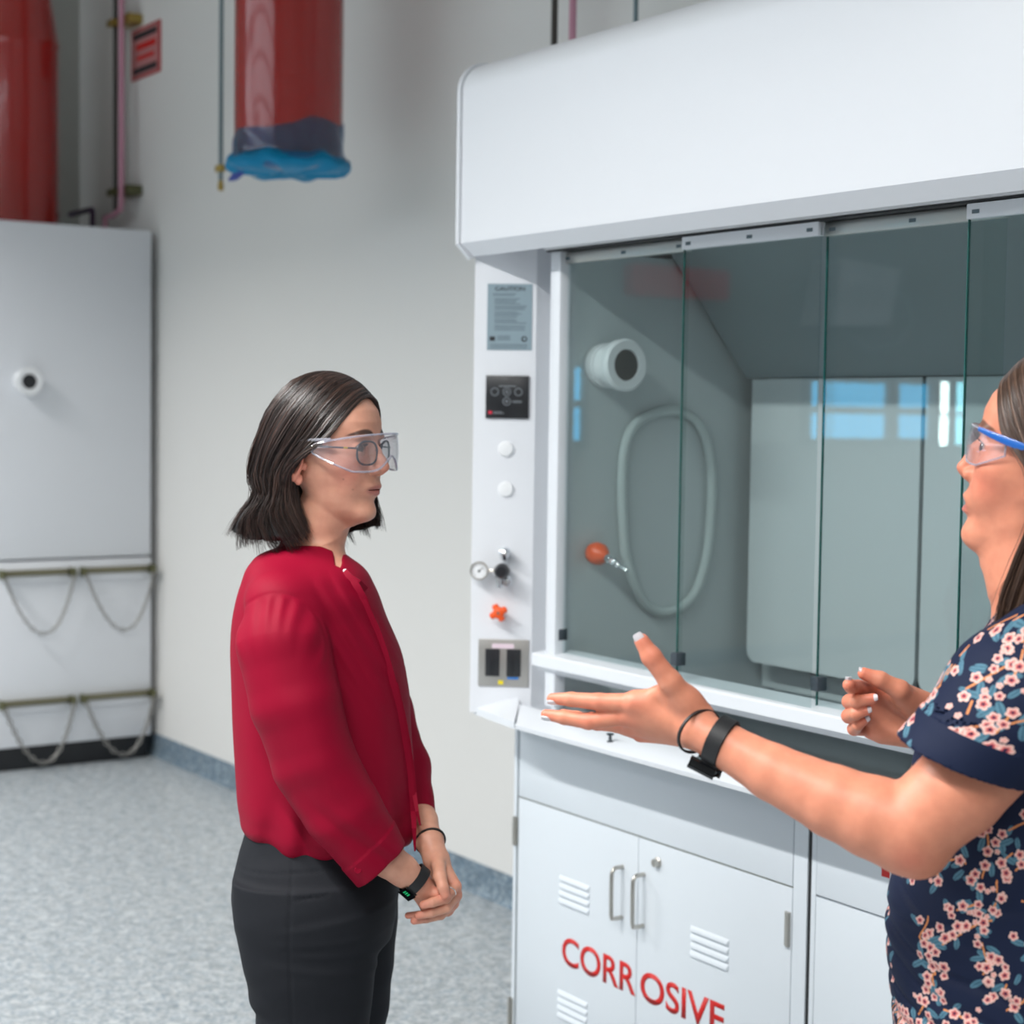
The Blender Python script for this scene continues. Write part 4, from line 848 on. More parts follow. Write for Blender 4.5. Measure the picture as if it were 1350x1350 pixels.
# goggles of B
sg = thing('safety_glasses', 'clear safety glasses with bright blue arms on the woman in floral', 'safety glasses', tuple(hdB.W((.11, 0, .02))))
me, ed = visor(hdB, .1010, .066, .0725, lambda f: .040-.010*f**2, lambda f: (.000+.012*math.exp(-(f/.17)**2)-.006*math.sin(f*3.0)+.012*max(0, f-.6)/.4), math.radians(82)); link('visor', me, m_visor, sg)
mb = MB()
for e in ed: mb.tube(e, .0013, 6)
mb.build('visor_rim', m_visorrim, sg)
for sd in (1, -1):
    T = np.linspace(0, 1, 22); pts = [hdB.W((.080-.104*t, sd*(.0715+.0115*math.sin(min(1, t*1.4)*1.57)), .0375-.014*t-.004*math.sin(t*3.14))) for t in T]
    mb = MB(); U = np.array(hdB.M[:, 2]); rows = []
    for i, p in enumerate(pts):
        tg = pts[min(i+1, 21)]-pts[max(i-1, 0)]; tg /= np.linalg.norm(tg); sdv = np.cross(tg, U); hgt = .0028+.0022*math.sin(math.pi*min(1, T[i]*1.3)); rows.append([mb.bm.verts.new(Vector(p+U*hgt*math.sin(a)+sdv*.0018*math.cos(a))) for a in np.linspace(0, 2*math.pi, 10, endpoint=False)])
    for i in range(21):
        for k in range(10): mb.bm.faces.new((rows[i][k], rows[i][(k+1) % 10], rows[i+1][(k+1) % 10], rows[i+1][k]))
    mb.bm.faces.new(rows[0][::-1]); mb.bm.faces.new(rows[-1]); mb.build('temple', m_blue, sg)
# ================================================================== ROOM
def speckle(name, cols, rough=.5, scale=140, big=30):
    m = mat(name, rough=rough); nt = m.node_tree; b = nt.nodes['Principled BSDF']; tc = nt.nodes.new('ShaderNodeTexCoord')
    v = nt.nodes.new('ShaderNodeTexVoronoi'); v.inputs['Scale'].default_value = scale; cr = nt.nodes.new('ShaderNodeValToRGB'); cr.color_ramp.interpolation = 'CONSTANT'
    nt.links.new(tc.outputs['Object'], v.inputs['Vector']); sx = nt.nodes.new('ShaderNodeSeparateColor'); nt.links.new(v.outputs['Color'], sx.inputs[0]); nt.links.new(sx.outputs[0], cr.inputs[0])
    el = cr.color_ramp.elements; n = len(cols); el[0].color = (*lin(cols[0]), 1); el[1].position = 1/n; el[1].color = (*lin(cols[1]), 1)
    for i in range(2, n): e = el.new(i/n); e.color = (*lin(cols[i]), 1)
    nz = nt.nodes.new('ShaderNodeTexNoise'); nz.inputs['Scale'].default_value = big; nz.inputs['Detail'].default_value = 3; nt.links.new(tc.outputs['Object'], nz.inputs['Vector'])
    mx = nt.nodes.new('ShaderNodeMixRGB'); mx.blend_type = 'OVERLAY'; mx.inputs[0].default_value = .5; nt.links.new(cr.outputs[0], mx.inputs[1]); nt.links.new(nz.outputs[0], mx.inputs[2]); nt.links.new(mx.outputs[0], b.inputs['Base Color']); return m
m_floor = speckle('terrazzo_vinyl', [(168, 174, 178), (148, 157, 163), (184, 188, 190), (162, 169, 174), (176, 181, 184), (140, 151, 160)], .42, 100, 24)
m_base = speckle('blue_grey_cove', [(120, 138, 152), (98, 118, 134), (144, 158, 168), (112, 128, 140)], .5, 110, 24)
m_wall = mat('painted_wall', lin((226, 225, 222)), .75, bump=(160, .05, .001))
m_ceil = mat('ceiling_paint', lin((196, 198, 192)), .85)
m_steel = mat('white_powder_coat', lin((224, 227, 232)), .32, spec=.5, bump=(400, .03, .0004))
m_steel2 = mat('cabinet_white', lin((214, 221, 227)), .38, spec=.5, bump=(400, .03, .0004))
m_liner = mat('liner_white', lin((196, 204, 206)), .6)
m_baffle = mat('baffle_board', lin((214, 220, 222)), .6)
m_rail = mat('anodised_white', lin((222, 226, 231)), .3)
m_alu = mat('aluminium', (.62, .62, .6), .35, 1)
m_nickel = mat('satin_nickel', (.5, .48, .44), .3, 1)
m_chrome = mat('chrome', (.8, .82, .84), .12, 1)
m_dark = mat('dark_gap', lin((34, 36, 38)), .6)
m_epoxy = mat('epoxy_worktop', lin((58, 66, 72)), .35)
m_glass = clear('sash_glass', (.885, .925, .925), .01, 1.52, .85)
m_gedge = mat('glass_edge', lin((36, 100, 94)), .15, spec=.7)
m_gclip = mat('grey_clip', lin((60, 68, 76)), .4)
m_orange = mat('orange_plastic', lin((240, 88, 22)), .35)
m_reddk = mat('red_enamel', lin((158, 20, 14)), .22, spec=.6, coat=.5)
m_blueplast = clear('blue_film', (.50, .56, .74), .12, 1.45, 1.2, .16, (.02, .30, .52))
m_pink = mat('pink_pipe', lin((196, 140, 160)), .5)
m_pipe = mat('dark_steel_pipe', lin((70, 66, 62)), .45, .5)
m_rod = mat('galvanised_rod', lin((104, 122, 128)), .35, .6)
m_brass = mat('brass', lin((170, 146, 80)), .35, .8)
m_bkt = mat('bracket_olive', lin((96, 96, 66)), .5, .4)
m_label = mat('label_foil', lin((140, 160, 170)), .35, .1)
m_ink = mat('black_ink', lin((38, 42, 46)), .6)
m_grey = mat('grey_ink', lin((92, 108, 116)), .6)
m_panel = mat('black_panel', lin((34, 36, 40)), .3)
m_white = mat('white_plastic', lin((236, 238, 240)), .35)
m_icon = mat('icon_grey', lin((128, 134, 140)), .5)
m_redink = mat('red_letters', lin((204, 22, 16)), .45)
m_plate = mat('stainless_plate', lin((176, 174, 170)), .35, .7)
m_yel = mat('yellow_dot', lin((226, 206, 24)), .5); m_bluedot = mat('blue_tape', lin((40, 120, 200)), .5); m_pinkl = mat('pink_label', lin((226, 206, 216)), .5); m_redlogo = mat('red_logo', lin((212, 40, 70)), .4)
m_chain = mat('chain_steel', lin((150, 148, 144)), .4, .7)
m_bar = mat('bar_bronze', lin((122, 118, 96)), .4, .6)
m_hose = mat('pale_hose', lin((190, 200, 200)), .5)
m_black2 = mat('black_base', lin((26, 28, 32)), .5)
def emat(name, col, s):
    m = bpy.data.materials.new(name); m.use_nodes = True; nt = m.node_tree; nt.nodes.clear(); o = nt.nodes.new('ShaderNodeOutputMaterial'); e = nt.nodes.new('ShaderNodeEmission')
    e.inputs[0].default_value = (*col, 1); e.inputs[1].default_value = s; nt.links.new(e.outputs[0], o.inputs[0]); return m
m_sky = emat('daylight_pane', (.07, .46, .80), 7.5); m_skyb = emat('bright_lite', (.80, 1.0, .97), 32); m_skyc = emat('cyan_lite', (.30, .85, 1.0), 14); m_skyh = emat('high_daylight', (.85, .92, 1.0), 3.2)
XW, YW, XE, YS, ZC = -8.52, 3.17, 3.2, -7.0, 5.6
def struct(name, mb, m, parent=None): return tag(mb.build(name, m, parent), kind='structure')
struct('floor', MB().box(XW-.1, XE+.1, YS-.1, YW+.1, -.1, 0), m_floor)
struct('ceiling', MB().box(XW-.1, XE+.1, YS-.1, YW+.1, ZC, ZC+.1), m_ceil)
struct('wall_back', MB().box(XW-.1, XE+.1, YW, YW+.1, 0, ZC), m_wall)
struct('wall_left', MB().box(XW-.1, XW, YS, YW, 0, ZC), mat('wall_left_shaded', lin((176, 178, 172)), .75))  # darker than the other walls: its dimmer lighting is put into the colour
struct('wall_right', MB().box(XE, XE+.1, YS, YW, 0, ZC), m_wall)
struct('wall_front', MB().box(XW-.1, XE+.1, YS-.1, YS, 0, ZC), m_wall)
def cove(x0, x1, y): return MB().prism([(x0, y, 0), (x0, y-.022, 0), (x0, y-.010, .012), (x0, y-.006, .03), (x0, y-.006, .100), (x0, y, .102)], (x1-x0, 0, 0))
struct('baseboard_back', cove(XW, XE, YW), m_base)
struct('baseboard_left', MB().box(XW, XW+.006, YS, YW-.01, 0, .10), m_base)
# windows in the left wall, seen only mirrored in the sash glass
def window(n, y0, y1, z0, z1, nx, nz, pm, xw=XW, dirx=1):
    mb = MB(); t = .022; F = []
    for i in range(nx+1): y = y0+(y1-y0)*i/nx; mb.box(xw, xw+.05, y-t, y+t, z0-t, z1+t)
    for i in range(nz+1): z = z0+(z1-z0)*i/nz; mb.box(xw, xw+.049, y0-t, y1+t, z-t, z+t)
    fr = struct('window_%d' % n, mb, mat('window_frame_%d' % n, lin((120, 124, 126)), .5)); p = MB().box(xw+.005, xw+.012, y0, y1, z0, z1).build('pane', pm, fr); tag(p, 'daylit pane')
window(1, -4.64, -4.28, 1.44, 1.86, 1, 2, m_sky); window(6, -4.22, -3.50, 1.44, 1.86, 1, 2, m_sky)
window(2, -1.62, -1.28, 1.42, 1.90, 2, 2, m_sky)
for i, y in enumerate((-4.785, -4.945)):
    mb = MB(); mb.box(XW, XW+.03, y-.060, y-.042, 1.42, 1.86); mb.box(XW, XW+.03, y+.042, y+.060, 1.42, 1.86); mb.box(XW, XW+.03, y-.06, y+.06, 1.40, 1.42); mb.box(XW, XW+.03, y-.06, y+.06, 1.86, 1.88); mb.box(XW, XW+.03, y-.06, y+.06, 1.622, 1.645)
    fr = struct('window_%d' % (3+i), mb, mat('lite_frame_%d' % i, lin((110, 116, 118)), .5)); MB().box(XW+.005, XW+.012, y-.042, y+.042, 1.42, 1.86).build('pane', m_skyb if i == 0 else m_skyc, fr)
# high windows in the wall behind the camera: daylight mirrored in the red ducts
mb = MB(); X0, X1, Z0, Z1 = -8.3, 0.5, 3.5, 5.4; nX = 8
for i in range(nX+1): x = X0+(X1-X0)*i/nX; mb.box(x-.04, x+.04, YS, YS+.06, Z0, Z1)
for i in range(6): z = Z0+(Z1-Z0)*i/5; mb.box(X0, X1, YS, YS+.059, z-.035, z+.035)
fr = struct('window_5', mb, mat('window_frame_5', lin((150, 152, 152)), .5)); MB().box(X0, X1, YS+.01, YS+.02, Z0, Z1).build('pane', m_skyh, fr)
window(7, -6.6, -1.2, 3.4, 5.3, 6, 5, m_skyh)
# ------------------------------------------------------------------ text
def text_mesh(s, w, h, ext=.0006, spacing=1.0, off=0):
    cu = bpy.data.curves.new('t', 'FONT'); cu.body = s; cu.size = 1; cu.extrude = 0; cu.offset = off; cu.space_character = spacing; o = bpy.data.objects.new('t', cu); COL.objects.link(o)
    dg = bpy.context.evaluated_depsgraph_get(); dg.update(); me = bpy.data.meshes.new_from_object(o.evaluated_get(dg)); bpy.data.objects.remove(o)
    co = np.array([v.co for v in me.vertices]); mn, mx = co.min(0), co.max(0)
    for v in me.vertices: v.co = Vector(((v.co.x-mn[0])/(mx[0]-mn[0])*w, 0, (v.co.y-mn[1])/(mx[1]-mn[1])*h))
    bm = bmesh.new(); bm.from_mesh(me); r = bmesh.ops.extrude_face_region(bm, geom=bm.faces[:]); bmesh.ops.translate(bm, vec=(0, -ext, 0), verts=[v for v in r['geom'] if isinstance(v, bmesh.types.BMVert)]); bmesh.ops.recalc_face_normals(bm, faces=bm.faces[:]); bm.to_mesh(me); bm.free(); return me
def place(me, M): me.transform(M); return me
def frameM(o, x, z):                         # local x along x, local z along z, local -y outwards
    x = Vector(x).normalized(); z = Vector(z).normalized(); y = z.cross(x); M = Matrix.Identity(4)
    for i in range(3): M[i][0] = x[i]; M[i][1] = y[i]; M[i][2] = z[i]; M[i][3] = o[i]
    return M
class Plane:                                 # flat parts on a plane: a along, b up, depth outwards
    def __init__(s, o, x, z=(0, 0, 1)): s.M = frameM(o, x, z)
    def box(s, a0, a1, b0, b1, d0, d1, name, m, parent, bev=0):
        mb = MB(); mb.box(a0, a1, -d1, -d0, b0, b1, bev); bmesh.ops.transform(mb.bm, matrix=s.M, verts=mb.bm.verts[:]); return mb.build(name, m, parent)
    def add(s, mb, a0, a1, b0, b1, d0, d1, bev=0):
        t = MB(); t.box(a0, a1, -d1, -d0, b0, b1, bev); bmesh.ops.transform(t.bm, matrix=s.M, verts=t.bm.verts[:]); me = bpy.data.meshes.new('x'); t.bm.to_mesh(me); t.bm.free(); mb.bm.from_mesh(me); bpy.data.meshes.remove(me)
    def p(s, a, b, d): return s.M@Vector((a, -d, b))
    def n(s): return (s.M.to_3x3()@Vector((0, -1, 0)))
    def hit(s, px, py):                      # where the sight line through that point of the photo meets the plane
        d = Vector(ray(px, py)); n = s.n(); o = s.M.translation; t = (o-Vector(CP)).dot(n)/d.dot(n); q = s.M.inverted()@(Vector(CP)+d*t); return q.x, q.z
# ================================================================== FUME HOOD
HX0, HX1 = -3.465, -0.93
hood = thing('fume_hood', 'large white fume hood with sliding glass sash panes behind the two women', 'fume hood', (HX0, 2.36, .9))
def prof(y, z): return [(HX0+.012, a, b) for a, b in zip(y, z)]
R_ = .075; arc = [(2.20+R_-R_*math.cos(a), 2.335+R_*math.sin(a)) for a in np.linspace(0, math.pi/2*.93, 10)]
P2 = [(2.235, 1.963), (2.200, 1.992)]+arc+[(2.42, 2.425), (3.12, 2.425), (3.12, 2.0), (2.36, 2.0), (2.36, 1.992), (2.302, 1.992), (2.300, 1.974), (2.245, 1.972)]
mb = MB(); mb.prism([(HX0+.014, a, b) for a, b in P2], (HX1-HX0-.03, 0, 0)); mb.build('header', m_steel, hood, auto=25)
mb = MB(); P3 = [(2.228, 1.956), (2.194, 1.990)]+[(a-.006*(1 if a < 2.25 else .2), b+.004) for a, b in arc]+[(2.42, 2.43), (3.12, 2.43), (3.12, 1.98), (2.26, 1.97)]
mb.prism([(HX0, a, b) for a, b in P3], (.0125, 0, 0)); mb.build('end_panel', m_steel, hood, auto=25)
FO = Vector((-3.457, 2.25, .90)); FDI = Vector((.643, .766, 0)); fas = Plane(FO, FDI)
fw = fas.hit(704, 640)[0]
mb = MB(); mb.prism([(HX0+.004, 2.247, .925), (FO.x, 2.25, .925), tuple(Vector((FO.x, 2.25, .925))+FDI*fw), tuple(Vector((FO.x, 2.25, .925))+FDI*fw+Vector((0, .06, 0))), (-3.305, 2.415, .925), (-3.305, 3.12, .925), (HX0+.004, 3.12, .925)], (0, 0, 1.06))
for v in mb.bm.verts: v.co.z = .890 if v.co.z < 1 else v.co.z
mb.build('side_column', m_steel, hood)
def HX(px, py, Y): return at(px, py, 'Y', Y)[0]
mb = MB(); mb.box(HX(722, 600, 2.318), HX(735, 600, 2.318), 2.318, 2.350, .93, 1.985, .004); mb.box(-3.275, -3.238, 2.349, 2.358, 1.03, 1.985); mb.build('sash_post', m_rail, hood)
# sash rail, track and panes
mb = MB(); mb.prism([(-3.285, 2.302, 1.022), (-3.285, 2.302, 1.046), (-3.285, 2.306, 1.050), (-3.285, 2.375, 1.058), (-3.285, 2.375, 1.008), (-3.285, 2.33, 1.004)], (2.2, 0, 0)); mb.build('sash_rail', m_rail, hood)
mb = MB(); mb.box(-3.262, -1.1, 2.350, 2.40, 1.968, 2.0); mb.box(-3.262, -1.1, 2.304, 2.310, 1.9695, 1.995); mb.build('sash_track', m_white, hood)
mb = MB(); mb.box(-3.262, -1.1, 2.3105, 2.3485, 1.9650, 1.9690); mb.build('track_gap', m_dark, hood)
xs = [-3.232, -2.812, -2.397, -2.037]
for i, x0 in enumerate(xs):
    fr_ = i % 2; y = 2.340-.022*fr_; x1 = x0+.42 if i < 3 else x0+.44
    if i == 1: x0 = HX(902, 336, y)
    if i == 0: x1 = -2.80
    g = MB().box(x0, x1, y, y+.0045, 1.052, 1.955).build('sash_pane', m_glass, hood)
    MB().box(x0-.0016, x0, y-.0004, y+.0049, 1.052, 1.955).build('pane_edge', m_gedge, g)
    MB().box(x0, x1, y-.007, y+.010, 1.938, 1.9635, .001).build('sash_handle', m_rail if fr_ else m_alu, g)
    pl = Plane((x0, y-.007, 1.94), (1, 0, 0))
    for a in ((x1-x0)*.5, .012, x1-x0-.03): pl.box(a, a+.016, .006, .013, 0, .0004, 'handle_print', m_grey, g)
    MB().box(x0-.006, x0+.014, y-.012, y+.014, 1.083, 1.110, .002).build('sash_clip', m_gclip, g)
# airfoil counter edge and worktop
mb = MB(); mb.prism([(-3.375, 2.222, .888), (-3.375, 2.220, .898), (-3.375, 2.226, .903), (-3.375, 2.330, .915), (-3.375, 2.335, .905), (-3.375, 2.30, .885)], (2.4, 0, 0))
for v in mb.bm.verts:
    if v.co.x < -3.3 and v.co.y < 2.26: v.co.x = -3.232
mb.build('airfoil_sill', m_rail, hood)
lg = [(-3.465, 2.262), (-3.236, 2.221), (-3.378, 2.333), (-3.40, 2.345), (-3.465, 2.345)]; zz = [.899, .903, .916, .930, .930]
mb = MB(); a = [mb.bm.verts.new((x, y, z)) for (x, y), z in zip(lg, zz)]; b = [mb.bm.verts.new((x, y, z-.016)) for (x, y), z in zip(lg, zz)]
mb.bm.faces.new(a); mb.bm.faces.new(b[::-1])
for i in range(5): mb.bm.faces.new((a[i], b[i], b[(i+1) % 5], a[(i+1) % 5]))
mb.build('corner_ledge', m_rail, hood)
mb = MB(); mb.box(-3.30, HX1-.1, 2.335, 2.92, .886, .905); mb.build('worktop', m_epoxy, hood)
pb = at(797, 974, 'Y', 2.24); mb = MB(); mb.lathe((pb[0], 2.255, .905), (0, 0, 1), [(0, .007), (.003, .007), (.004, .0035), (.016, .0035), (.016, .008), (.019, .008), (.019, 0)], 12); mb.build('sill_bolt', m_gclip, hood)
# interior
mb = MB(); mb.box(-3.27, -3.2365, 2.360, 3.08, .906, 1.968); mb.build('side_liner', m_liner, hood)
mb = MB(); mb.box(-1.10, -1.06, 2.36, 3.08, .905, 2.0); mb.build('side_liner', m_liner, hood)
mb = MB(); mb.box(-1.06, HX1, 2.25, 3.12, .925, 1.99); mb.build('side_column', m_steel, hood)
mb = MB(); mb.box(-3.225, -1.10, 3.0, 3.08, .905, 2.0); mb.box(-3.225, -1.1, 2.96, 3.0, .93, 2.0); mb.build('back_liner', m_liner, hood)
def rpanel(x0, x1, z0, z1, y, r=.03, th=.012):
    pts = []
    for cx, cz, a0 in ((x0+r, z0+r, math.pi), (x1-r, z0+r, 1.5*math.pi), (x1-r, z1-r, 0), (x0+r, z1-r, .5*math.pi)):
        for k in range(7): a = a0+k*math.pi/12; pts.append((cx+r*math.cos(a), y, cz+r*math.sin(a)) if cz < (z0+z1)/2 or k in (0, 3, 6) else None)
        pts = [p for p in pts if p]
        if cz > (z0+z1)/2: pts[-2] = (cx+r*(1 if cx > (x0+x1)/2 else -1), y, cz+r)
    return MB().prism(pts, (0, th, 0))
YB = 2.88; xg = HX(1213, 700, YB)
rpanel(-3.195, xg-.006, 1.003, 1.69, YB).build('baffle_panel', m_baffle, hood); rpanel(xg+.006, -2.06, 1.003, 1.69, YB).build('baffle_panel', m_baffle, hood); rpanel(-2.048, -1.12, 1.003, 1.69, YB).build('baffle_panel', m_baffle, hood)
mb = MB(); mb.prism([(-3.22, YB+.001, 1.693), (-3.22, YB-.26, 2.0), (-3.22, YB-.245, 2.0), (-3.22, YB+.014, 1.693)], (2.11, 0, 0)); mb.build('upper_baffle', mat('upper_baffle_shaded', lin((142, 152, 156)), .6), hood)  # grey darkened to paint in the shadow cast by the header
mb = MB(); mb.box(xg-.010, xg+.010, YB+.0125, YB+.02, .95, 1.69); mb.build('baffle_gap_shade', mat('gap_shade_black', (.004, .004, .004), .9, spec=.1), hood)  # black strip paints the shade of the cavity behind the gap
c = at(797, 482, 'X', -3.225); mb = MB(); mb.lathe(c, (1, 0, 0), [(-.01, .050), (.018, .052), (.020, .046), (.045, .046), (.060, .058), (.078, .060), (.084, .055), (.084, .036), (.06, .034)], 40); port = mb.build('light_port', m_white, hood)
mb = MB(); mb.lathe(Vector(c)+Vector((.078, 0, 0)), (1, 0, 0), [(0, .0355), (.002, .034), (.003, 0)], 32); mb.build('port_lens', m_dark, port)
c = Vector(at(790, 729, 'X', -3.205)); mb = MB(); mb.lathe(c+Vector((-.025, 0, 0)), (1, 0, -.1), [(0, .022), (.012, .026), (.030, .025), (.042, .016), (.05, .010), (.055, 0)], 24); nz_ = mb.build('gas_nozzle', m_orange, hood)
tip = Vector(at(828, 753, 'Y', c.y+.01)); d = tip-c; mb = MB(); L_ = d.length; mb.lathe(c, d, [(.010, .008), (L_*.38, .010), (L_*.42, .007), (L_*.50, .010), (L_*.58, .0065), (L_*.66, .0088), (L_*.72, .0055), (L_*.82, .0072), (L_, .0040), (L_, 0)], 16); mb.build('hose_barb', m_chrome, nz_)
lp = [(824, 730), (820, 660), (822, 600), (833, 565), (855, 548), (888, 541), (915, 552), (931, 580), (938, 625), (937, 680), (931, 735), (917, 780), (893, 803), (866, 806), (842, 785)]
q = [Vector(at(x, y, 'X', -3.222)) for x, y in lp]; mb = MB(); cl = [Vector(v) for v in catmull([tuple(v) for v in q+q[:1]], np.linspace(0, 1, 90)[:-1])]; mb.tube(cl, .0115, 10, closed=True); mb.build('hose_loop', m_hose, hood)
def torus(mb, pl, a, b, d, R, r, n=24):
    pts = [pl.p(a+R*math.cos(t), b+R*math.sin(t), d) for t in np.linspace(0, 2*math.pi, n, endpoint=False)]; mb.tube(pts, r, 6, closed=True)
# fascia fittings: lay them out on the slanted column face
def fr_(x0, y0, x1, y1): a, b = fas.hit(x0, y0); c, d = fas.hit(x1, y1); return a, c, d, b     # a0,a1,b0,b1
a0, a1, b0, b1 = fr_(643, 374, 701, 462); lab = fas.box(a0, a1, b0, b1, 0, .0012, 'caution_label', m_label, hood); w = a1-a0; h = b1-b0
me = text_mesh('CAUTION', w*.66, h*.062, off=.006); place(me, fas.M@Matrix.Translation((a0+w*.17, -.0013, b0+h*.895))); link('lettering', me, m_ink, lab)
mb = MB(); rl = random.Random(4); y = .86
rows_ = [.845, .82, .77, .745, .72, .695, .66, .635, .61, .57, .545, .52, .49, .455, .43, .405, .36, .33, .30]
for i, r in enumerate(rows_):
    x0 = .12 if i < 2 else .16; fas.add(mb, a0+w*x0, a0+w*(x0+rl.uniform(.45, .74)), b0+h*r, b0+h*(r+.010), .0012, .0015)
for r in (.205, .18, .155): fas.add(mb, a0+w*.23, a0+w*.52, b0+h*r, b0+h*(r+.010), .0012, .0015)
for r in (.08, .055, .03): fas.add(mb, a0+w*.08, a0+w*.9, b0+h*r, b0+h*(r+.009), .0012, .0015)
mb.build('small_print', m_grey, lab)
mb = MB(); fas.add(mb, a0+w*.06, a0+w*.18, b0+h*.14, b0+h*.205, .0012, .0016); mb.build('label_logo', m_ink, lab); mb = MB(); torus(mb, fas, a0+w*.83, b0+h*.17, .0013, w*.05, w*.014); mb.build('label_seal', m_ink, lab)
a0, a1, b0, b1 = fr_(641, 495, 697, 552); pn = fas.box(a0, a1, b0, b1, 0, .006, 'control_panel', m_panel, hood, .001); w = a1-a0; h = b1-b0
mb = MB()
for u, v in ((.21, .62), (.49, .62), (.76, .62), (.49, .40)): torus(mb, fas, a0+w*u, b0+h*v, .0062, w*.085, w*.010)
for u in (.49,): 
    for v in (.62, .40): fas.add(mb, a0+w*(u-.03), a0+w*(u+.03), b0+h*(v-.025), b0+h*(v+.025), .006, .0066)
fas.add(mb, a0+w*.30, a0+w*.70, b0+h*.745, b0+h*.765, .006, .0064); fas.add(mb, a0+w*.62, a0+w*.84, b0+h*.40, b0+h*.415, .006, .0064); fas.add(mb, a0+w*.62, a0+w*.84, b0+h*.37, b0+h*.385, .006, .0064)
fas.add(mb, a0+w*.18, a0+w*.38, b0+h*.145, b0+h*.16, .006, .0064); fas.add(mb, a0+w*.18, a0+w*.43, b0+h*.11, b0+h*.125, .006, .0064); mb.build('panel_icons', m_icon, pn)
mb = MB(); fas.add(mb, a0+w*.07, a0+w*.15, b0+h*.10, b0+h*.17, .006, .0066); mb.build('panel_logo', m_redlogo, pn)
for y in (592, 645):
    a, b = fas.hit(667, y); mb = MB(); mb.lathe(fas.p(a, b, 0), fas.n(), [(0, .0185), (.003, .0185), (.006, .016), (.007, .010), (.0072, 0)], 32); mb.build('hole_cap', m_white, hood)
# regulator with gauge
rg_ = thing('regulator', 'chromed gas regulator with a round pressure gauge on the hood column', 'regulator', tuple(fas.p(*fas.hit(663, 751), .03)))
n_ = fas.n(); A = lambda x, y, d=.0: fas.p(*fas.hit(x, y), d)
mb = MB(); mb.tube([A(667, 728, .0), A(667, 728, .03)], [.011, .009], 16); mb.lathe(A(667, 729, .022), n_+Vector((0, 0, .9)), [(-.016, .009), (-.010, .013), (.010, .0135), (.014, .010), (.017, 0)], 20); mb.build('valve_body', m_chrome, rg_)
mb = MB(); mb.tube([A(669, 766, .0), A(669, 766, .028)], .009, 16); mb.lathe(A(669, 764, .018), (0, 0, 1), [(-.012, .008), (-.010, .012), (.004, .0125), (.010, .009)], 16); mb.lathe(A(660, 768, .028), (0, 0, 1), [(-.010, .006), (.004, .007), (.012, .007)], 12); mb.build('outlet_fitting', m_chrome, rg_)
mb = MB(); mb.lathe(A(664, 751, .006), n_, [(0, .014), (.02, .017), (.030, .0185), (.034, .0185), (.050, .0165), (.056, .012), (.057, 0)], 24); mb.build('adjuster_knob', m_panel, rg_)
mb = MB(); mb.tube([A(655, 751, .028), A(646, 751, .028)], .0042, 10); mb.build('gauge_stem', m_nickel, rg_)
gc = A(634, 751, .022); mb = MB(); mb.lathe(gc, n_, [(0, .0185), (.003, .0215), (.012, .0220), (.015, .0215), (.0155, .0185), (.012, .0183)], 36); ga = mb.build('gauge_case', m_nickel, rg_)
mb = MB(); mb.lathe(Vector(gc)+n_*.0118, n_, [(0, .0184), (.0008, .0184), (.0009, 0)], 32); mb.build('gauge_dial', m_white, ga)
gp = Plane(Vector(gc)+n_*.0128, FDI); mb = MB()
for k in range(11):
    t = math.radians(-45+27*k); e = [gp.p(r*math.cos(t), r*math.sin(t), .0003) for r in (.0125, .0160)]; mb.tube(e, .00045, 4)
mb.tube([gp.p(-.003, -.003, .0006), gp.p(.009, .008, .0006)], .0007, 4); mb.lathe(gp.p(0, 0, 0), n_, [(0, .0028), (.001, .0028), (.0012, 0)], 12); mb.build('gauge_marks', m_ink, ga)
# orange four-armed valve handle
oc = fas.hit(659, 806); mb = MB(); mb.lathe(fas.p(*oc, 0), n_, [(0, .010), (.022, .008)], 16)
for k in range(4):
    t = math.radians(28+90*k); mb.tube([fas.p(oc[0]+r*math.cos(t), oc[1]+r*math.sin(t), .030) for r in (.0, .010, .018, .0215)], [.0085, .0078, .0080, .0050], 12)
mb.lathe(fas.p(*oc, .018), n_, [(0, .009), (.006, .014), (.018, .0135), (.021, .009), (.0212, 0)], 24)
vh = mb.build('valve_handle', m_orange, hood, auto=60); mb = MB(); mb.lathe(fas.p(*oc, .0385), n_, [(0, .0035), (.001, .0035), (.0012, 0)], 12); mb.build('handle_screw', m_nickel, vh)
a0, a1, b0, b1 = fr_(631, 842, 697, 906); ol = fas.box(a0, a1, b0, b1, 0, .003, 'outlet_plate', m_plate, hood, .001); w = a1-a0; h = b1-b0
for u in (.14, .56):
    s_ = fas.box(a0+w*u, a0+w*(u+.28), b0+h*.22, b0+h*.80, .002, .0055, 'socket', m_panel, ol, .001); mb = MB()
    for v in (.36, .62):
        for q_ in (.07, .17): fas.add(mb, a0+w*(u+q_), a0+w*(u+q_+.02), b0+h*v, b0+h*(v+.07), .0054, .0060)
        torus(mb, fas, a0+w*(u+.14), b0+h*(v-.045), .0056, w*.018, w*.008, 10)
    mb.build('socket_slots', m_dark, s_)
fas.box(a0+w*.27, a0+w*.70, b0+h*.81, b0+h*.91, .003, .0036, 'outlet_label', m_pinkl, ol); fas.box(a0+w*.40, a0+w*.50, b0+h*.045, b0+h*.13, .003, .0036, 'outlet_sticker', m_yel, ol); fas.box(a0+w*.58, a0+w*.80, b0+h*.165, b0+h*.205, .0056, .006, 'blue_tape', m_bluedot, ol)
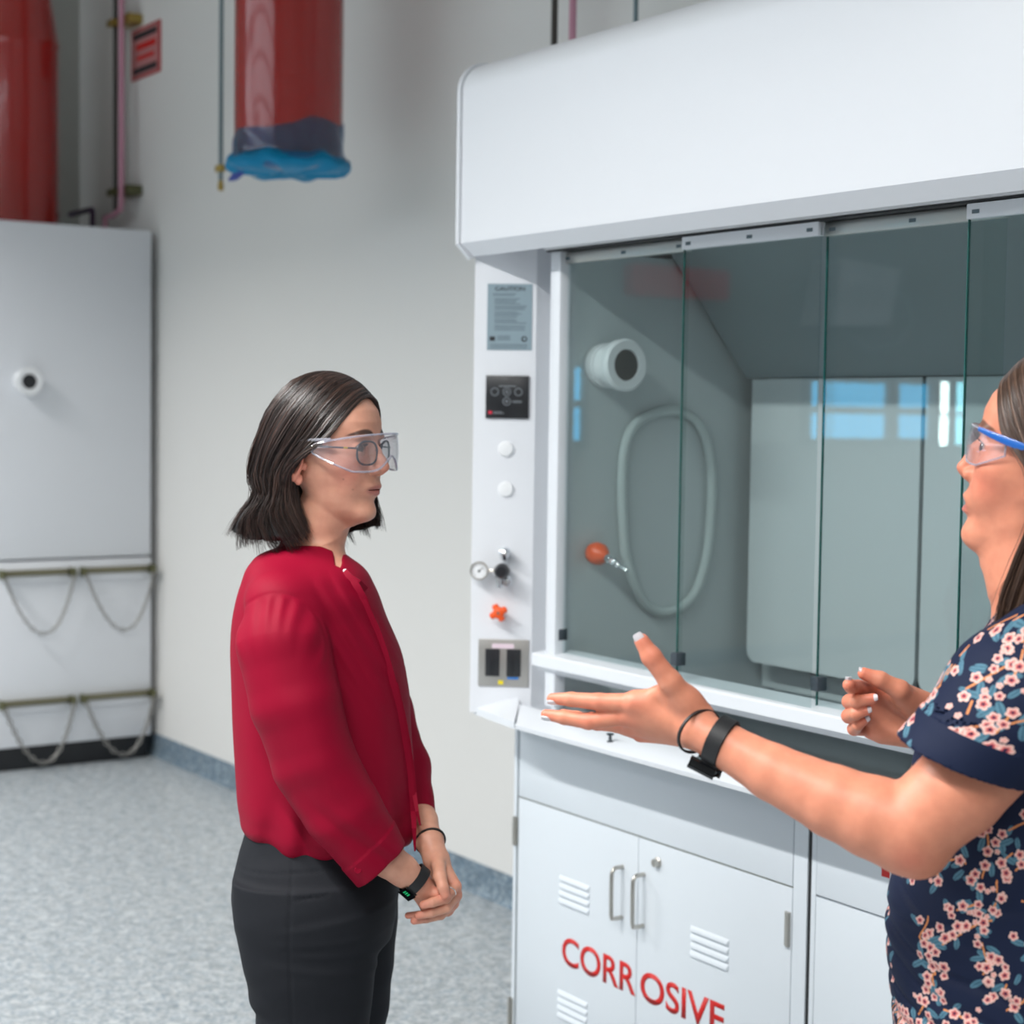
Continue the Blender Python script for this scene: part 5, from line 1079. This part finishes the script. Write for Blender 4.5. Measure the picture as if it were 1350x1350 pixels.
# ================================================================== BASE CABINETS
YF = 2.36
def cabinet(x0, x1, label, st=.014):
    c = thing('base_cabinet', label, 'cabinet', ((x0+x1)/2, 2.6, 0)); mb = MB(); mb.box(x0, x1, YF+.022, 3.12, .10, .8835); mb.box(x0+.02, x1-.02, YF+.07, 3.1, 0, .10)
    mb.box(x0, x0+.012, YF, YF+.03, .10, .8835); mb.box(x1-st, x1, YF, YF+.03, .10, .8835); mb.build('carcass', m_steel2, c); return c
XA0 = HX(677, 1100, YF); xd0 = HX(684, 1051, YF); xd1 = HX(1044.5, 1172, YF); XA1 = HX(1064, 1175, YF); XB0 = HX(1069.5, 1175, YF); zd = at(684, 1051.5, 'Y', YF)[2]
xm = HX(842, 1104, YF)
cab = cabinet(XA0, XA1, 'white corrosives cabinet with red CORROSIVE lettering and two vented doors', XA1-xd1-.003)
mb = MB(); mb.box(xd0, xd1, YF, YF+.024, zd+.004, .8835, .0015); mb.build('apron', m_steel2, cab)
mb = MB(); mb.box(xd0-.002, xd1+.001, YF+.006, YF+.021, .11, zd+.006); mb.build('door_gap', mat('door_gap_shade', lin((122, 120, 92)), .6), cab)
pf = Plane((0, YF, 0), (1, 0, 0))
def louvre(mb, x0, x1, zt):
    for k in range(4):
        z = zt-.0175*k; bm = mb.bm; n = 7; vs = []
        for x in (x0, x1): vs.append([bm.verts.new((x+(0.004 if x == x0 else -.004)*(t/(n-1)), YF-.0055*math.sin(math.pi*.5*t/(n-1)), z-.011*t/(n-1))) for t in range(n)])
        lo_ = [bm.verts.new((x, YF, z-.0125)) for x in (x0, x1)]
        for t in range(n-1): bm.faces.new((vs[0][t], vs[1][t], vs[1][t+1], vs[0][t+1]))
        bm.faces.new((vs[0][-1], vs[1][-1], lo_[1], lo_[0])); bm.faces.new([*vs[0], lo_[0]]); bm.faces.new([*vs[1], lo_[1]])
def bow(mb, x, z0, z1, d=.030, r=.0048):
    P = [(x, YF, z0), (x, YF-d*.7, z0), (x, YF-d, z0+.010), (x, YF-d, z1-.010), (x, YF-d*.7, z1), (x, YF, z1)]; q = [P[0]]
    for i in range(1, 5):
        q += [tuple(catmull(P[max(0, i-1):i+2], np.array([.35]))[0]), P[i]]
    mb.tube(q+[P[5]], r, 12)
for k, (x0, x1) in enumerate(((xd0, xm-.001), (xm+.001, xd1))):
    dr = MB().box(x0, x1, YF, YF+.02, .11, zd, .0012).build('door', m_steel2, cab); zb_ = at(822, 1210, 'Y', YF)[2]; zt_b = at(822, 1143, 'Y', YF)[2]
    mb = MB(); bow(mb, HX(820.5, 1175, YF) if k == 0 else HX(848.5, 1185, YF), zb_, zt_b); mb.build('handle', m_nickel, dr)
    lx = (HX(738, 1153, YF), HX(778, 1153, YF)) if k == 0 else (HX(911, 1220, YF), HX(962, 1220, YF)); zl = at(738, 1153, 'Y', YF)[2]
    for z in (zl, at(735, 1303, 'Y', YF)[2]): mb = MB(); louvre(mb, lx[0], lx[1], z); mb.build('louvre_vent', m_steel2, dr)
    for px, py in (((679.5, 1095), (673, 1333)) if k == 0 else ((1040, 1225),)):
        q_ = at(px, py, 'Y', YF); mb = MB(); mb.lathe((q_[0]+(0 if k == 0 else .0), YF-.003, q_[2]-.034), (0, 0, 1), [(0, .0052), (.068, .0052), (.068, 0)], 12)
        for z in (.017, .034, .051): mb.lathe((q_[0], YF-.003, q_[2]-.034+z), (0, 0, 1), [(-.0012, .0058), (.0012, .0058)], 12)
        mb.box(q_[0]-(.004 if k == 0 else .010), q_[0]+(.010 if k == 0 else .004), YF-.003, YF, q_[2]-.034, q_[2]+.034); mb.build('hinge', m_nickel, dr)
    if k == 1:
        q_ = at(867.5, 1137, 'Y', YF); mb = MB(); mb.lathe((q_[0], YF+.001, q_[2]), (0, -1, 0), [(0, .0115), (.004, .0115), (.006, .009), (.0135, .0085), (.014, 0)], 24); mb.box(q_[0]-.001, q_[0]+.001, YF-.0136, YF-.0125, q_[2]-.005, q_[2]+.005); mb.build('lock', m_nickel, dr)
    s_, pa, pb_ = (('CORR', (741, 1237), (838, 1312)) if k == 0 else ('OSIVE', (845, 1285), (956, 1350)))
    xa = HX(pa[0], 1270, YF); xb = HX(pb_[0], 1310, YF); zt2 = at(752, 1237, 'Y', YF)[2]; zb2 = at(752, 1275, 'Y', YF)[2]
    me = text_mesh(s_, xb-xa, zt2-zb2, off=.016); place(me, Matrix.Translation((xa, YF-.0002, zb2))); link('lettering', me, m_redink, dr)
cb2 = cabinet(XB0, XB0+.93, 'white base cabinet with red lettering half hidden behind the woman in floral')
mb = MB(); mb.box(XB0+.012, XB0+.916, YF, YF+.024, zd+.004, .8835, .0015); mb.build('apron', m_steel2, cb2)
for k in range(2):
    x0 = XB0+.013+.4515*k; dr = MB().box(x0, x0+.4495, YF, YF+.02, .11, zd, .0012).build('door', m_steel2, cb2)
    mb = MB(); bow(mb, x0+(.42 if k == 0 else .03), zb_, zt_b); mb.build('handle', m_nickel, dr)
q1 = at(1163, 1133, 'Y', YF); q2 = at(1173, 1158, 'Y', YF); MB().box(q1[0], q2[0], YF-.0008, YF, q2[2], q1[2]).build('lettering', m_redink, cb2)
mb = MB(); mb.box(XA1+.0005, XB0-.0005, YF+.003, YF+.05, 0, .88); tag(mb.build('gap_shade_strip', m_dark), 'thin dark strip standing for the shade in the gap between the two white base cabinets', 'strip')  # dark strip paints the shade of the open gap between cabinets
mb = MB(); mb.box(XB0+.932, HX1, YF+.02, 3.12, .0, .883); tag(mb.build('end_filler', m_steel2), 'white end panel closing the row of base cabinets at the far right', 'panel')
# ================================================================== SECOND HOOD, far left
xs_ = -7.5
h2 = thing('fume_hood', 'white side of a second fume hood in the far left corner of the room', 'fume hood', (-8.0, 2.66, 0))
mb = MB(); mb.box(XW+.02, xs_, 2.24, 3.13, .93, 2.40, .012); mb.build('hood_body', m_steel, h2)
mb = MB(); mb.box(XW+.02, xs_-.004, 2.26, 3.13, .105, .922, .004); mb.build('base_cabinet_body', m_steel, h2)
mb = MB(); mb.box(XW+.02, xs_-.02, 2.30, 3.125, 0, .108, .01); mb.build('plinth', m_black2, h2)
c = Vector(at(32, 503, 'X', xs_)); mb = MB(); mb.lathe(c, (1, 0, 0), [(0, .050), (.012, .052), (.030, .050), (.050, .060), (.066, .062), (.072, .056), (.072, .034), (.06, .03)], 36); pt = mb.build('light_port', m_white, h2)
mb = MB(); mb.lathe(c+Vector((.066, 0, 0)), (1, 0, 0), [(0, .035), (.002, .034), (.003, 0)], 28); mb.build('port_lens', m_dark, pt)
def link_chain(mb, pts, L=.030, w=.010, r=.0028):
    P = catmull(pts, np.linspace(0, 1, 200)); s = np.concatenate([[0], np.cumsum(np.linalg.norm(np.diff(P, axis=0), axis=1))]); n = int(s[-1]/(L*.72))
    for k in range(n):
        a = (k+.5)/n*s[-1]; c = np.array([np.interp(a, s, P[:, i]) for i in range(3)]); c2 = np.array([np.interp(min(a+.01, s[-1]), s, P[:, i]) for i in range(3)]); c1 = np.array([np.interp(max(a-.01, 0), s, P[:, i]) for i in range(3)])
        t = c2-c1; t /= np.linalg.norm(t); x = np.array([1., 0, 0]) if k % 2 else np.cross(t, [1., 0, 0]); x -= t*(x@t); x /= np.linalg.norm(x); ring_ = []
        for j in range(12):
            an = 2*math.pi*j/12; ring_.append(tuple(c+t*(L/2-r)*math.cos(an)*1.0+x*w*.5*np.sign(math.sin(an))*abs(math.sin(an))**.6))
        mb.tube(ring_, r, 6, closed=True)
for row, (yb, ysag) in enumerate(((757, 838), (930, 1011))):
    for k, (x0, x1, xl) in enumerate(((5, 92, 45), (112, 197, 152))):
        dy = (-.04 if row == 0 else -.085)
        A0 = at(x0, yb+dy*x0, 'X', xs_+.03); A1 = at(x1, yb+dy*x1, 'X', xs_+.03); lw = at(xl, ysag+dy*xl*1.2, 'X', xs_+.05)
        lab = ['left chain bracket in the upper row on the far white hood side', 'right chain bracket in the upper row, beside the wall corner', 'left chain bracket in the lower row above the black plinth', 'right chain bracket in the lower row, nearest the wall corner'][row*2+k]
        b_ = thing('chain_bracket', lab, 'bracket', (xs_+.02, (A0[1]+A1[1])/2, A0[2]), 'gas cylinder chain brackets on the far hood')
        mb = MB(); mb.box(xs_, xs_+.030, A0[1], A1[1], A0[2]-.012, A0[2]+.012, .002); mb.build('bar', m_bar, b_)
        mb = MB(); mb.box(xs_, xs_+.012, A0[1], A1[1], A0[2]-.045, A0[2]-.015, .002); mb.build('back_strip', m_steel, b_)
        for yy in (A0[1]-.006, A1[1]+.014): mb = MB(); mb.box(xs_, xs_+.055, yy-.010, yy+.010, A0[2]-.022, A0[2]+.016, .003); mb.build('end_bracket', m_bkt, b_)
        xo = xs_+.055; ya, yb_ = A0[1]-.004, A1[1]+.012; zt3 = A0[2]-.015; zl = lw[2]; pts = []
        for i in range(13):
            t = i/12*2-1; pts.append((xo, (ya+yb_)/2+(yb_-ya)/2*t+(.02*(1-t*t)), zl+(zt3-zl)*(abs(t)**2.1)))
        mb = MB(); link_chain(mb, pts, .034, .016 if row else .013, .0036 if row else .0028); mb.build('chain', m_chain, b_)
# ================================================================== DUCTS, PIPES, SIGN
d1 = thing('exhaust_duct', 'red exhaust duct rising from the hood in the far left corner', 'duct', (-8.04, 2.7, 2.4))
mb = MB(); mb.lathe((-8.04, 2.7, 2.395), (0, 0, 1), [(0, .185), (.01, .180), (.84, .180), (.86, .186), (.88, .180), (1.16, .135), (1.90, .135)], 56); mb.build('duct_body', m_reddk, d1)
mb = MB(); mb.lathe((-8.04, 2.7, 2.402), (0, 0, 1), [(0, .21), (.015, .21), (.016, .18)], 48); mb.build('duct_collar', m_steel, d1)
dx = -5.312; d2 = thing('exhaust_duct', 'hanging red exhaust duct with its open end wrapped in blue film', 'duct', (dx, 2.7, 2.45))
mb = MB(); mb.lathe((dx, 2.7, 2.43), (0, 0, 1), [(0, .180), (ZC-2.43, .180)], 64); mb.build('duct_body', m_reddk, d2)
def filmf(r0, z0, z1, seed, n=120, k=14):
    rr = np.random.default_rng(seed); V = []; ph = rr.random(6)*6.28
    for j in range(k+1):
        t = j/k
        for i in range(n):
            a = 2*math.pi*i/n; w = sum(math.sin(a*m+ph[q]+t*3*(q+1))/(q+2) for q, m in enumerate((3, 5, 8, 13)))
            top_ = z1+.024*math.sin(a+.3)+.010*math.sin(a*4+ph[1]); z = z0+(top_-z0)*t; r = r0+.005+.0045*w*(.4+.9*abs(t-.35))+(.020*math.exp(-((t-.12)/.14)**2))
            if j == 0: r *= .86
            V.append((dx+r*math.cos(a), 2.7+r*math.sin(a), z-(.012 if j == 0 else 0)+.006*w))
    V.append((dx, 2.7, z0-.018)); I = np.arange(n*(k+1)).reshape(k+1, n); J = np.roll(I, -1, axis=1); Q = np.stack([I[:-1], J[:-1], J[1:], I[1:]], -1).reshape(-1, 4); cap = np.stack([np.full(n, len(V)-1), J[0], I[0], np.full(n, len(V)-1)], -1)[:, :3]
    bm = bmesh.new(); vs = [bm.verts.new(v) for v in V]
    for q_ in Q: bm.faces.new([vs[i] for i in q_])
    for q_ in cap: bm.faces.new([vs[i] for i in q_])
    me = bpy.data.meshes.new('film'); bm.to_mesh(me); bm.free(); me.polygons.foreach_set('use_smooth', np.ones(len(me.polygons), bool)); return me
fm = link('plastic_film', filmf(.18, 2.405, 2.535, 3), m_blueplast, d2)
m_blue2 = mat('blue_film_fold', lin((0, 122, 166)), .5, spec=.2)
mb = MB(); mb.lathe((dx, 2.7, 2.385), (0, 0, 1), [(0, .06), (.004, .160), (.012, .196), (.026, .210), (.042, .206), (.056, .188)], 64)
for v in mb.bm.verts:
    a = math.atan2(v.co.y-2.7, v.co.x-dx); v.co.z += .005*math.sin(a*7+1)+.004*math.sin(a*13); v.co.x += .006*math.cos(a)*math.sin(a*5)
mb.build('film_fold', m_blue2, d2)
mb = MB(); q = [Vector(at(x, y, 'Y', 2.56)) for x, y in ((322, 212), (318, 222), (310, 233), (303, 237))]; mb.tube(q, [.018, .022, .014, .006], 10); mb.build('tape_end', mat('dark_blue_tape', lin((24, 52, 140)), .4), d2)
def vpipe(name, x, y, z0, z1, r, m, lab, cat='pipe'):
    mb = MB(); mb.tube([(x, y, z0), (x, y, z1)], r, 16); return mb, (name, m, lab, cat)
# hanging rod left of the blue wrapped duct
p = at(291, 248, 'Y', 2.95); pr = thing('hanger_rod', 'thin grey rod hanging from the ceiling left of the blue-wrapped duct', 'rod', tuple(p))
mb = MB(); mb.tube([(p[0], p[1], p[2]+.03), (p[0], p[1], ZC)], .0085, 12); mb.build('rod', m_rod, pr)
c = at(291, 222, 'Y', 2.95); mb = MB(); mb.lathe((c[0], c[1], c[2]-.014), (0, 0, 1), [(0, .012), (.004, .020), (.024, .020), (.028, .012)], 12); mb.box(c[0]-.038, c[0]+.032, c[1]-.010, c[1]+.010, c[2]-.012, c[2]+.012, .004); mb.build('clamp', m_brass, pr)
mb = MB(); mb.lathe((p[0], p[1], p[2]-.01), (0, 0, 1), [(0, .008), (.004, .012), (.022, .012), (.040, .008)], 12); mb.tube([(p[0], p[1], p[2]+.02), (p[0], p[1], c[2])], .0065, 10); mb.build('rod_tip', m_brass, pr)
# service pipes left of the sign
a = at(152, 280, 'Y', 3.10); pd = thing('service_pipe', 'dark vertical service pipe on the wall left of the red sign', 'pipe', tuple(a))
mb = MB(); mb.tube([(a[0], 3.10, a[2]), (a[0], 3.10, ZC)], .011, 14); mb.build('pipe_run', m_pipe, pd)
for y in (31, 254): c = at(152, y, 'Y', 3.10); mb = MB(); mb.box(c[0]-.05, c[0]+.02, 3.075, 3.13, c[2]-.014, c[2]+.018, .004); mb.box(c[0]+.02, c[0]+.16, 3.10, YW, c[2]-.020, c[2]+.024, .004); mb.build('pipe_clamp', m_bkt if y > 100 else m_brass, pd)
a = at(160, 276, 'Y', 3.09); q = [Vector((a[0], 3.09, ZC)), Vector((a[0], 3.09, a[2]+.03)), Vector((a[0]-.01, 3.09, a[2])), Vector((a[0]-.10, 3.09, a[2]-.02)), Vector((a[0]-.20, 3.09, a[2]-.02)), Vector((a[0]-.205, 3.09, 2.41))]
mb = MB(); mb.tube(q, .013, 14); tag(mb.build('pink_pipe', m_pink), 'pink pipe running down the wall and bending above the far hood', 'pipe')
a = at(122, 276, 'Y', 3.08); b = at(98, 279, 'Y', 3.08); mb = MB(); mb.tube([Vector((b[0]-.05, 3.08, a[2])), Vector((a[0]-.01, 3.08, a[2])), Vector((a[0], 3.08, a[2]-.01)), Vector((a[0], 3.08, 2.405))], .014, 12); tag(mb.build('elbow_pipe', mat('purple_pipe', lin((74, 56, 84)), .5)), 'short dark purple elbow pipe on top of the far left hood', 'pipe')
for px, m, nm, lab, r in ((731, m_pipe, 'service_pipe', 'dark pipe rising behind the top of the large fume hood', .010), (755, m_pink, 'pink_pipe', 'pink pipe rising behind the top of the large fume hood', .011), (838, m_rod, 'hanger_rod', 'pale rod rising behind the hood top, right of the pink pipe', .007)):
    a = at(px, 30, 'Y', 3.06); mb = MB(); mb.tube([(a[0], 3.06, 2.43), (a[0], 3.06, ZC)], r, 14); tag(mb.build(nm, m), lab, 'rod' if nm == 'hanger_rod' else 'pipe')
s0 = at(173, 108, 'Y', YW-.006); s1 = at(211, 30, 'Y', YW-.006); sg_ = thing('wall_sign', 'small red and white sign high on the wall beside the pink pipe', 'sign', ((s0[0]+s1[0])/2, YW, s0[2])); w = s1[0]-s0[0]; h = s1[2]-s0[2]; h = at(173, 42, 'Y', YW-.006)[2]-s0[2]
ps = Plane((s0[0], YW, s0[2]), (1, 0, 0)); ps.box(0, w, 0, h, 0, .006, 'sign_board', mat('sign_red', lin((176, 62, 62)), .5), sg_)
ps.box(w*.06, w*.94, h*.05, h*.95, .006, .0068, 'sign_face', mat('sign_face_pink', lin((190, 128, 128)), .5), sg_)
mb = MB(); ps.add(mb, w*.08, w*.9, h*.78, h*.90, .0068, .0075); ps.add(mb, w*.08, w*.9, h*.10, h*.22, .0068, .0075); mb.build('sign_print', m_ink, sg_)
mb = MB(); ps.add(mb, w*.18, w*.86, h*.56, h*.68, .0068, .0075); ps.add(mb, w*.2, w*.8, h*.36, h*.44, .0068, .0075); mb.build('sign_print', m_redink, sg_)
# things on the left wall, seen mirrored in the glass
mb = MB(); mb.box(XW, XW+.10, -2.75, -1.92, 2.33, 2.52, .02); tag(mb.build('red_wall_box', mat('dull_red', lin((235, 16, 12)), .5)), 'long red box high on the left wall, mirrored in the sash glass', 'box')
wb = thing('wall_unit', 'white wall unit with a hanging hose, mirrored in the sash glass', 'wall unit', (XW+.1, -3.75, 2.2)); mb = MB(); mb.prism([(XW, -4.02, 2.22), (XW, -3.45, 2.20), (XW, -3.55, 2.64), (XW, -4.10, 2.60)], (.22, 0, 0)); mb.build('housing', mat('unit_white', lin((235, 238, 238)), .4), wb)
mb = MB(); mb.tube([(XW+.1, -4.05, 2.5), (XW+.1, -4.30, 2.42), (XW+.1, -4.36, 2.25), (XW+.1, -4.22, 2.10), (XW+.1, -3.95, 2.06), (XW+.1, -3.7, 2.19)], .018, 10); mb.build('hose', m_hose, wb)
# ================================================================== LIGHT
w_ = bpy.data.worlds.new('world'); SC.world = w_; w_.use_nodes = True; w_.node_tree.nodes['Background'].inputs[0].default_value = (.6, .7, .8, 1); w_.node_tree.nodes['Background'].inputs[1].default_value = .05
def luminaire(x, y, z, sx, sy, e, col, lab):
    o = thing('pendant_light', lab, 'ceiling light', (x, y, z), 'pendant lights above the camera view'); mb = MB(); mb.box(x-sx/2-.03, x+sx/2+.03, y-sy/2-.03, y+sy/2+.03, z+.01, z+.07, .01); mb.build('housing', m_white, o)
    for s in (-1, 1): mb = MB(); mb.tube([(x+s*sx*.4, y, z+.06), (x+s*sx*.4, y, ZC)], .003, 6); mb.build('wire', m_rod, o)
    l = bpy.data.lights.new('area', 'AREA'); l.shape = 'RECTANGLE'; l.size = sx; l.size_y = sy; l.energy = e; l.color = col; l.spread = math.radians(158 if sy < .2 else 140); lo_ = bpy.data.objects.new('lamp', l); COL.objects.link(lo_); lo_.parent = o
LUM = [(-3.1, .0, 3.12, 1.4, .10, 92, (1, .99, .97)), (-6.6, .3, 3.3, 1.2, .3, 90, (1, .98, .96)), (-1.6, .0, 3.12, 1.4, .10, 62, (1, .99, .97)), (-6.0, -2.4, 3.3, 1.2, .3, 45, (1, .98, .96)), (.2, .0, 3.12, 1.4, .10, 50, (1, .98, .96)), (-1.0, -4.4, 3.3, 1.2, .3, 45, (1, .98, .96)), (-3.2, -2.6, 3.3, 1.2, .3, 62, (1, .98, .96))]
LL = ['white pendant light nearest the fume hood and the woman in red', 'white pendant light nearest the far left hood', 'white pendant light in front of the camera position', 'white pendant light in the left half of the room', 'white pendant light at the right of the room, above the second woman', 'white pendant light deepest in the room behind the camera', 'white pendant light straight behind the camera position']
for a, l_ in zip(LUM, LL): luminaire(*a, l_)
SC.view_settings.view_transform = 'Standard'; SC.view_settings.look = 'None'; SC.view_settings.exposure = -0.16; SC.view_settings.gamma = 1; SC.view_settings.use_curve_mapping = False
